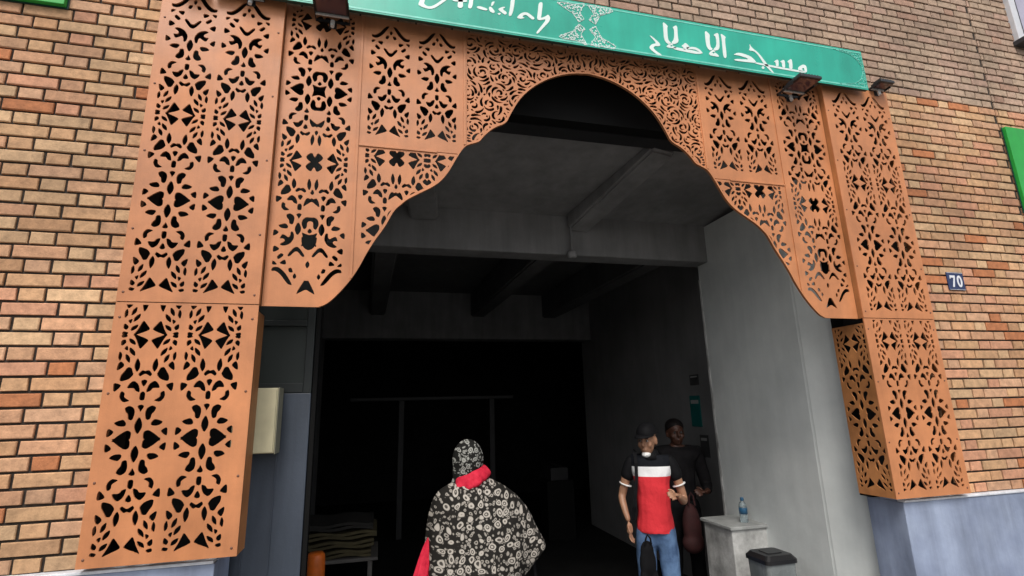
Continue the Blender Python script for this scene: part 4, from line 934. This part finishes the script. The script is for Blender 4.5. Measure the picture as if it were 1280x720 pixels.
# --- man in the red polo ---------------------------------------------------------
man = thing('person', (.84, 1.22, 0), 'man in black cap, striped black, white and red polo shirt and jeans', 'person', None, -.48)
man.scale = (.87, .92, 1)
hz = 1.54
hd = Vector((-.012, -.03, hz))
arm_l = [(-.175, .005, 1.36, .052), (-.225, .01, 1.24, .043), (-.262, .020, 1.13, .036), (-.265, .0, 1.11, .036), (-.240, -.055, 1.03, .030), (-.215, -.090, .965, .022)]
arm_r = [(.175, .005, 1.36, .052), (.215, .01, 1.25, .043), (.252, .02, 1.12, .037), (.25, -.005, 1.10, .036), (.225, -.10, 1.13, .030), (.195, -.185, 1.165, .022)]
torso = [(0, 0, .90, .112, .080), (0, 0, 1.02, .112, .080), (0, 0, 1.15, .115, .082), (0, 0, 1.28, .13, .082), (0, 0, 1.37, .10, .08), (0, 0, 1.42, .052, .052), (hd.x*.5, -.01, 1.48, .048, .050)]
legs = [[(0, 0, .90, .112, .08), (s*.088, 0, .84, .075), (s*.095, -.012, .62, .070), (s*.10, -.015, .46, .052), (s*.105, .0, .30, .050), (s*.108, .01, .10, .036)] for s in (-1, 1)]
core = skin_mesh([torso, [torso[4], arm_l[0], *arm_l[1:]], [torso[4], arm_r[0], *arm_r[1:]]] + legs)
hands = hand(arm_l[-1][:3], (.06, -.10, -1), (.6, -.2, 0), 1) + hand(arm_r[-1][:3], (-.35, -.8, .15), (-.6, .2, -.5), -1)
feet = [ball((s*.11, -.045, .045), (.048, .125, .042)) for s in (-1, 1)]
HROT = Matrix.Translation(hd) @ Matrix.Rotation(-.40, 4, 'Z') @ Matrix.Rotation(.10, 4, 'X') @ Matrix.Translation(-hd)
def hr(o): o.data.transform(HROT); return o
hpm = head_parts(hd)
for me in hpm: me.transform(HROT)
bodym = remeshed([core] + hands + feet + hpm, .0065, 3)
link('body', bodym, M_SKIN, man, True)
for q in (-1, 1):
    b_ = bmesh.new(); bmesh.ops.create_uvsphere(b_, u_segments=12, v_segments=8, radius=.009, matrix=Matrix.Translation(hd+Vector((q*.030, -.080, .004)))); hr(obj('eye', b_, M_PAPER, man, True))
    b_ = bmesh.new(); bmesh.ops.create_uvsphere(b_, u_segments=10, v_segments=6, radius=.006, matrix=Matrix.Translation(hd+Vector((q*.030, -.085, .004)))); hr(obj('pupil', b_, M_HAIR, man, True))
    b_ = bmesh.new(); box(b_, q*.030-.017, q*.030+.017, -.012, .004, -.003, .003, .002, Matrix.Translation(hd+Vector((0, -.083, .024)))); hr(obj('eyebrow', b_, M_HAIR, man))
hr(link('hair', remeshed([ball((hd.x, hd.y+.03, hd.z+.01), (.081, .088, .085))], .008, 1), M_HAIR, man, True))
pt = [(p[0], p[1]-(.012 if 1 < p[2] < 1.2 else 0), p[2], p[3]+.036, (p[4] if len(p) > 4 else p[3])+.048) for p in torso[:5]]
pt[0] = (0, 0, .85, .178, .150); pt.insert(1, (0, 0, .93, .170, .148)); pt.append((0, 0, 1.425, .088, .086))
sl_l = [(-.175, .005, 1.36, .066), (-.212, .01, 1.26, .062), (-.228, .012, 1.195, .060)]
sl_r = [(.175, .005, 1.36, .066), (.212, .01, 1.26, .062), (.228, .012, 1.195, .060)]
sl_l, sl_r = [[(q*.165, .005, 1.375, .062), (q*.198, .01, 1.30, .064), (q*.218, .012, 1.235, .060)] for q in (-1, 1)]
polo = remeshed([skin_mesh([pt, [pt[5], sl_l[0]], [pt[5], sl_r[0]]])], .008, 3)
for sg_ in (sl_l, sl_r):
    link('sleeve', remeshed([skin_mesh([[(sg_[0][0]*.72, .003, 1.395, .058), *sg_]])], .008, 3), M_CAPB, man, True)
pb = bmesh.new(); pb.from_mesh(polo)
bmesh.ops.bisect_plane(pb, geom=pb.verts[:]+pb.edges[:]+pb.faces[:], plane_co=(0, 0, .905), plane_no=(0, .06, -1), clear_outer=True)
pb.to_mesh(polo); pb.free()
for v in polo.vertices:      # soft folds in the cloth
    n_ = noise.noise(Vector((v.co.x*9, v.co.y*9, v.co.z*4)))*.009 + math.sin(v.co.z*38+v.co.x*17)*.0022
    v.co += v.normal*n_
link('polo_shirt', polo, M_POLO, man, True)
for sg_ in (sl_l, sl_r):
    p = Vector(sg_[2][:3]); q = Vector(sg_[1][:3]); d = (p-q).normalized()
    obj('sleeve_trim', cyl(bmesh.new(), p+d*.018, p+d*.026, .0555, .0555, 28), M_MASK, man, True)
obj('collar', lathe(bmesh.new(), [(.10, 1.40), (.082, 1.432), (.066, 1.462), (.058, 1.472), (.054, 1.465), (.058, 1.40)]), M_CAPB, man, True)
jl = [[(0, 0, .90, .172, .130), (s*.088, 0, .84, .100), (s*.095, -.012, .62, .084), (s*.10, -.015, .46, .070), (s*.105, .0, .28, .064), (s*.108, .01, .085, .058)] for s in (-1, 1)]
jeans = remeshed([skin_mesh([[(0, 0, .99, .150, .115), (0, 0, .90, .172, .130)]] + jl)], .009, 2)
for v in jeans.vertices: v.co += v.normal*(noise.noise(Vector((v.co.x*12, v.co.y*12, v.co.z*9)))*.007)
link('jeans', jeans, M_JEAN, man, True)
for s in (-1, 1): link('shoe', remeshed([ball((s*.11, -.05, .05), (.056, .145, .052)), ball((s*.11, .03, .07), (.05, .06, .06))], .009, 2), M_SHOE, man, True)
# cap, mask pulled to the chin, strap
b_ = bmesh.new(); bmesh.ops.create_uvsphere(b_, u_segments=28, v_segments=16, radius=1)
bmesh.ops.delete(b_, geom=[v for v in b_.verts if v.co.z < -.12], context='VERTS')
for v in b_.verts: v.co = Vector((hd.x+v.co.x*.090, hd.y+.012+v.co.y*.108, hd.z+.045+v.co.z*.085))
cap = hr(obj('cap', b_, M_CAPB, man, True))
b_ = bmesh.new(); n = 14
r0 = [b_.verts.new((hd.x+.080*math.cos(PI+PI*k/n), hd.y-.03+.06*math.sin(PI+PI*k/n), hd.z+.048)) for k in range(n+1)]
r1 = [b_.verts.new((hd.x+.078*math.cos(PI+PI*k/n), hd.y-.035+.140*math.sin(PI+PI*k/n), hd.z+.036)) for k in range(n+1)]
r2 = [b_.verts.new(v.co-Vector((0, 0, .004))) for v in r1]; r3 = [b_.verts.new(v.co-Vector((0, 0, .004))) for v in r0]
for q, w2 in ((r0, r1), (r1, r2), (r2, r3)):
    for k in range(n): b_.faces.new((q[k], q[k+1], w2[k+1], w2[k]))
hr(obj('cap_brim', b_, M_CAPB, cap, True))
hr(link('face_mask', remeshed([ball((hd.x, hd.y-.050, hd.z-.098), (.040, .046, .024))], .006, 2), M_MASK, man, True))
def ribbon(name, pts, w_, th, m, par):
    bm = bmesh.new(); prev = None
    for i, p in enumerate(pts):
        p = Vector(p); a_ = Vector(pts[max(0, i-1)]); c_ = Vector(pts[min(len(pts)-1, i+1)]); d = (c_-a_).normalized()
        o_ = Vector((0, -1, 0)); sd_ = d.cross(o_).normalized()*w_/2
        cur = [bm.verts.new(p+sd_), bm.verts.new(p-sd_), bm.verts.new(p-sd_+o_*th), bm.verts.new(p+sd_+o_*th)]
        if prev:
            for k in range(4): bm.faces.new((prev[k], prev[(k+1) % 4], cur[(k+1) % 4], cur[k]))
        prev = cur
    return obj(name, bm, m, par)
ribbon('shoulder_strap', [(-.135, .05, 1.455), (-.125, -.07, 1.455), (-.12, -.128, 1.38), (-.125, -.140, 1.28), (-.14, -.148, 1.18), (-.16, -.140, 1.08), (-.18, -.10, .98)], .028, .004, M_BLACKC, man)
bg_ = thing('shoulder_bag', (.695, 1.10, .575), 'black cloth bag held at the hip by the man in the red polo', 'bag')
link('bag_body', remeshed([ball((0, 0, .22), (.050, .030, .07)), ball((.0, 0, .14), (.062, .035, .12)), ball((-.03, .0, .06), (.035, .03, .055)), ball((.035, .0, .05), (.035, .03, .06))], .008, 2), M_BLACKC, bg_, True)
ribbon('handle', [(-.03, -.03, .27), (-.025, -.04, .31), (-.01, -.04, .335), (.01, -.04, .31), (.02, -.03, .27)], .012, .004, M_BLACKC, bg_)

# --- second person, half hidden behind him ----------------------------------------
p2 = thing('person', (1.55, 2.02, 0), 'bare-headed dark haired person in dark jacket half hidden behind the man in the red polo', 'person', None, -.25)
h2 = Vector((0, -.02, 1.535))
al = [(-.18, .005, 1.36, .052), (-.225, .01, 1.20, .042), (-.25, .0, 1.05, .035), (-.235, -.05, .94, .028), (-.22, -.08, .85, .022)]
ar = [(.18, .005, 1.36, .052), (.225, .01, 1.20, .042), (.25, .0, 1.06, .035), (.22, -.10, 1.02, .028), (.17, -.18, 1.03, .022)]
core = skin_mesh([torso[:6]+[(0, -.01, 1.48, .048, .05)], [torso[4], *al], [torso[4], *ar]] + legs)
hands = hand(al[-1][:3], (.03, -.12, -1), (.6, -.2, 0), 1) + hand(ar[-1][:3], (-.6, -.6, .1), (-.5, .3, -.4), -1)
link('body', remeshed([core] + hands + feet + head_parts(h2), .007, 3), M_SKIN2, p2, True)
for q in (-1, 1):
    b_ = bmesh.new(); bmesh.ops.create_uvsphere(b_, u_segments=10, v_segments=8, radius=.010, matrix=Matrix.Translation(h2+Vector((q*.030, -.080, .006)))); obj('eye', b_, M_NOTED, p2, True)
link('hair', remeshed([ball((h2.x, h2.y+.025, h2.z+.055), (.086, .098, .078)), ball((h2.x, h2.y+.045, h2.z+.01), (.083, .072, .08))], .008, 2), M_HAIR, p2, True)
jt = [(p[0], p[1], p[2], p[3]+.045, (p[4] if len(p) > 4 else p[3])+.05) for p in torso[:5]]
jt.append((0, 0, 1.435, .085, .082))
jk = remeshed([skin_mesh([jt, [jt[4]] + [(*a_[:3], a_[3]+.020) for a_ in al[:4]], [jt[4]] + [(*a_[:3], a_[3]+.020) for a_ in ar[:4]]])], .009, 3)
for v in jk.vertices: v.co += v.normal*(noise.noise(v.co*10)*.009)
link('jacket', jk, M_DARKJ, p2, True)
link('trousers', jeans.copy(), None, p2, True).data.materials[0] = M_BLACKC
for s in (-1, 1): link('shoe', remeshed([ball((s*.11, -.05, .05), (.056, .145, .052))], .01, 2), M_SHOE, p2, True)
rb = thing('red_bag', (1.50, 1.80, .55), 'dull red cloth bag held beside the white block by the half hidden person', 'bag')
link('bag_body', remeshed([ball((0, 0, .2), (.085, .06, .2)), ball((0, 0, .08), (.10, .07, .09))], .01, 3), M_DRED, rb, True)
ribbon('handle', [(-.03, -.03, .38), (-.02, -.03, .46), (0, -.03, .49), (.02, -.03, .46), (.03, -.03, .38)], .014, .004, M_DRED, rb)

# --- woman in the floral shawl, seen from behind -----------------------------------
wo_ = thing('person', (-.66, .34, 0), 'woman seen from behind in black and white floral shawl and headscarf with red neck scarf', 'person')
hw = Vector((-.035, .03, 1.525))
tw = [(0, 0, .88, .14, .11), (0, 0, 1.02, .12, .10), (0, 0, 1.15, .12, .10), (0, 0, 1.26, .13, .09), (-.01, .005, 1.34, .09, .075), (-.02, .01, 1.385, .046, .046), (-.03, .02, 1.45, .045, .048)]
aw_l = [(-.16, .02, 1.32, .048), (-.20, .06, 1.18, .040), (-.22, .09, 1.04, .034), (-.16, .20, 1.02, .028), (-.10, .27, 1.03, .021)]
aw_r = [(.16, .02, 1.32, .048), (.235, .05, 1.22, .040), (.27, .05, 1.06, .034), (.22, .17, 1.02, .028), (.15, .25, 1.02, .021)]
lw = [[(0, 0, .88, .14, .11), (s*.085, 0, .82, .085), (s*.09, .0, .60, .068), (s*.09, .01, .45, .05), (s*.09, .0, .28, .046), (s*.09, -.01, .10, .034)] for s in (-1, 1)]
core = skin_mesh([tw, [tw[4], *aw_l], [tw[4], *aw_r]] + lw)
hp = []
for me in head_parts((0, 0, 0), .9):
    me.transform(Matrix.Translation(hw+Vector((0, .01, -.012))) @ Matrix.Rotation(PI, 4, 'Z') @ Matrix.Scale(.86, 4)); hp.append(me)
feetw = [ball((s*.09, .05, .04), (.042, .115, .038)) for s in (-1, 1)]
hands = hand(aw_l[-1][:3], (.6, .7, 0), (0, 0, -1), 1) + hand(aw_r[-1][:3], (-.6, .7, 0), (0, 0, -1), -1)
link('body', remeshed([core] + hp + hands + feetw, .008, 3), M_SKIN2, wo_, True)
link('headscarf', remeshed([ball((hw.x, hw.y-.004, hw.z+.010), (.084, .106, .108)), ball((hw.x-.004, hw.y-.008, hw.z-.055), (.080, .092, .085)), ball((hw.x-.012, hw.y-.010, hw.z-.11), (.078, .082, .070))], .008, 5), M_FLORALH, wo_, True)
def loft(rings, seg=48, fold=.0, seed=0):
    """rings: (cx, cy, z, rx, ry, tiltx)"""
    bm = bmesh.new(); R_ = []
    for j, (cx, cy, z, rx, ry, tl) in enumerate(rings):
        row_ = []
        for k in range(seg):
            a_ = 2*PI*k/seg; f = fold*j/len(rings)
            rr = 1+f*(math.sin(a_*6+seed+j*.35)*.5+math.sin(a_*11+seed*2-j*.4)*.3+noise.noise(Vector((math.cos(a_)*2.2, math.sin(a_)*2.2+seed, j*.35)))*.9)
            x = cx+rx*rr*math.cos(a_); y = cy+ry*rr*math.sin(a_)
            row_.append(bm.verts.new((x, y, z+tl*(x-cx))))
        R_.append(row_)
    for a_, b2 in zip(R_, R_[1:]):
        for k in range(seg): bm.faces.new((a_[k], a_[(k+1) % seg], b2[(k+1) % seg], b2[k]))
    return bm
def cloth(name, rings, m, par, fold, seed, th=.006):
    bm = loft(rings, 72, fold, seed); bmesh.ops.recalc_face_normals(bm, faces=bm.faces)
    me = bpy.data.meshes.new('tmp'); bm.to_mesh(me); bm.free(); o = bpy.data.objects.new('tmp', me); COL.objects.link(o)
    s_ = o.modifiers.new('u', 'SUBSURF'); s_.levels = 2; s_.render_levels = 2
    q = o.modifiers.new('t', 'SOLIDIFY'); q.thickness = th; q.offset = 0
    return link(name, apply_mods(o), m, par, True)
cloth('shawl', [(-.02, .01, 1.445, .065, .06, .02), (-.01, .01, 1.425, .11, .085, .03), (.015, .01, 1.385, .185, .115, -.10), (.03, .01, 1.33, .238, .145, -.16), (.04, .015, 1.26, .268, .17, -.12), (.045, .02, 1.17, .292, .195, -.02), (.05, .02, 1.08, .305, .21, .10), (.035, .02, .99, .298, .215, .30), (.01, .02, .90, .285, .215, .50), (-.01, .02, .84, .28, .215, .60)], M_FLORAL, wo_, .12, 1.3)
cloth('neck_scarf', [(hw.x+.0, .018, 1.488, .070, .078, .30), (hw.x+.004, .016, 1.476, .084, .088, .36), (hw.x+.006, .012, 1.455, .092, .094, .38), (hw.x+.008, .008, 1.432, .100, .100, .40), (hw.x+.006, .008, 1.412, .108, .104, .42), (hw.x+.004, .012, 1.400, .090, .09, .42)], M_REDSC, wo_, .20, 2.2, .004)
b_ = bmesh.new()
cloth('scarf_end', [(-.20, .02, 1.20, .02, .012, 0), (-.235, .01, 1.14, .030, .016, 0), (-.262, .0, 1.05, .034, .02, 0), (-.285, -.01, .95, .040, .024, 0), (-.31, -.01, .84, .048, .026, 0), (-.325, -.01, .70, .055, .03, 0)], M_REDSC, wo_, .35, .4, .004)
b_.free()
cloth('black_skirt', [(0, .02, 1.20, .14, .12, 0), (.02, .02, 1.08, .20, .15, 0), (.04, .02, .95, .23, .16, 0), (.05, .02, .80, .24, .17, 0), (.05, .02, .5, .26, .20, 0), (.04, .02, .08, .29, .24, 0)], M_BLACKC, wo_, .16, .9)
hbg = thing('white_trimmed_bag', (-.30, .33, .70), 'black handbag with a pale pointed clasp hanging at the woman\'s right side', 'handbag')
link('bag_body', remeshed([ball((0, 0, .12), (.11, .06, .12)), ball((0, 0, .05), (.115, .06, .06))], .009, 3), M_BLACKC, hbg, True)
b_ = flat([stroke([(-.03, .17), (-.012, .215), (.0, .235), (.012, .20), (.028, .165)], .010)], (lambda u, v, w_: (u+.02, -.068+w_, v)), .006)
obj('clasp', b_, M_PALEMET, hbg)
ribbon('strap', [(-.05, -.01, .22), (-.06, -.01, .34), (-.08, -.01, .46)], .016, .004, M_BLACKC, hbg)
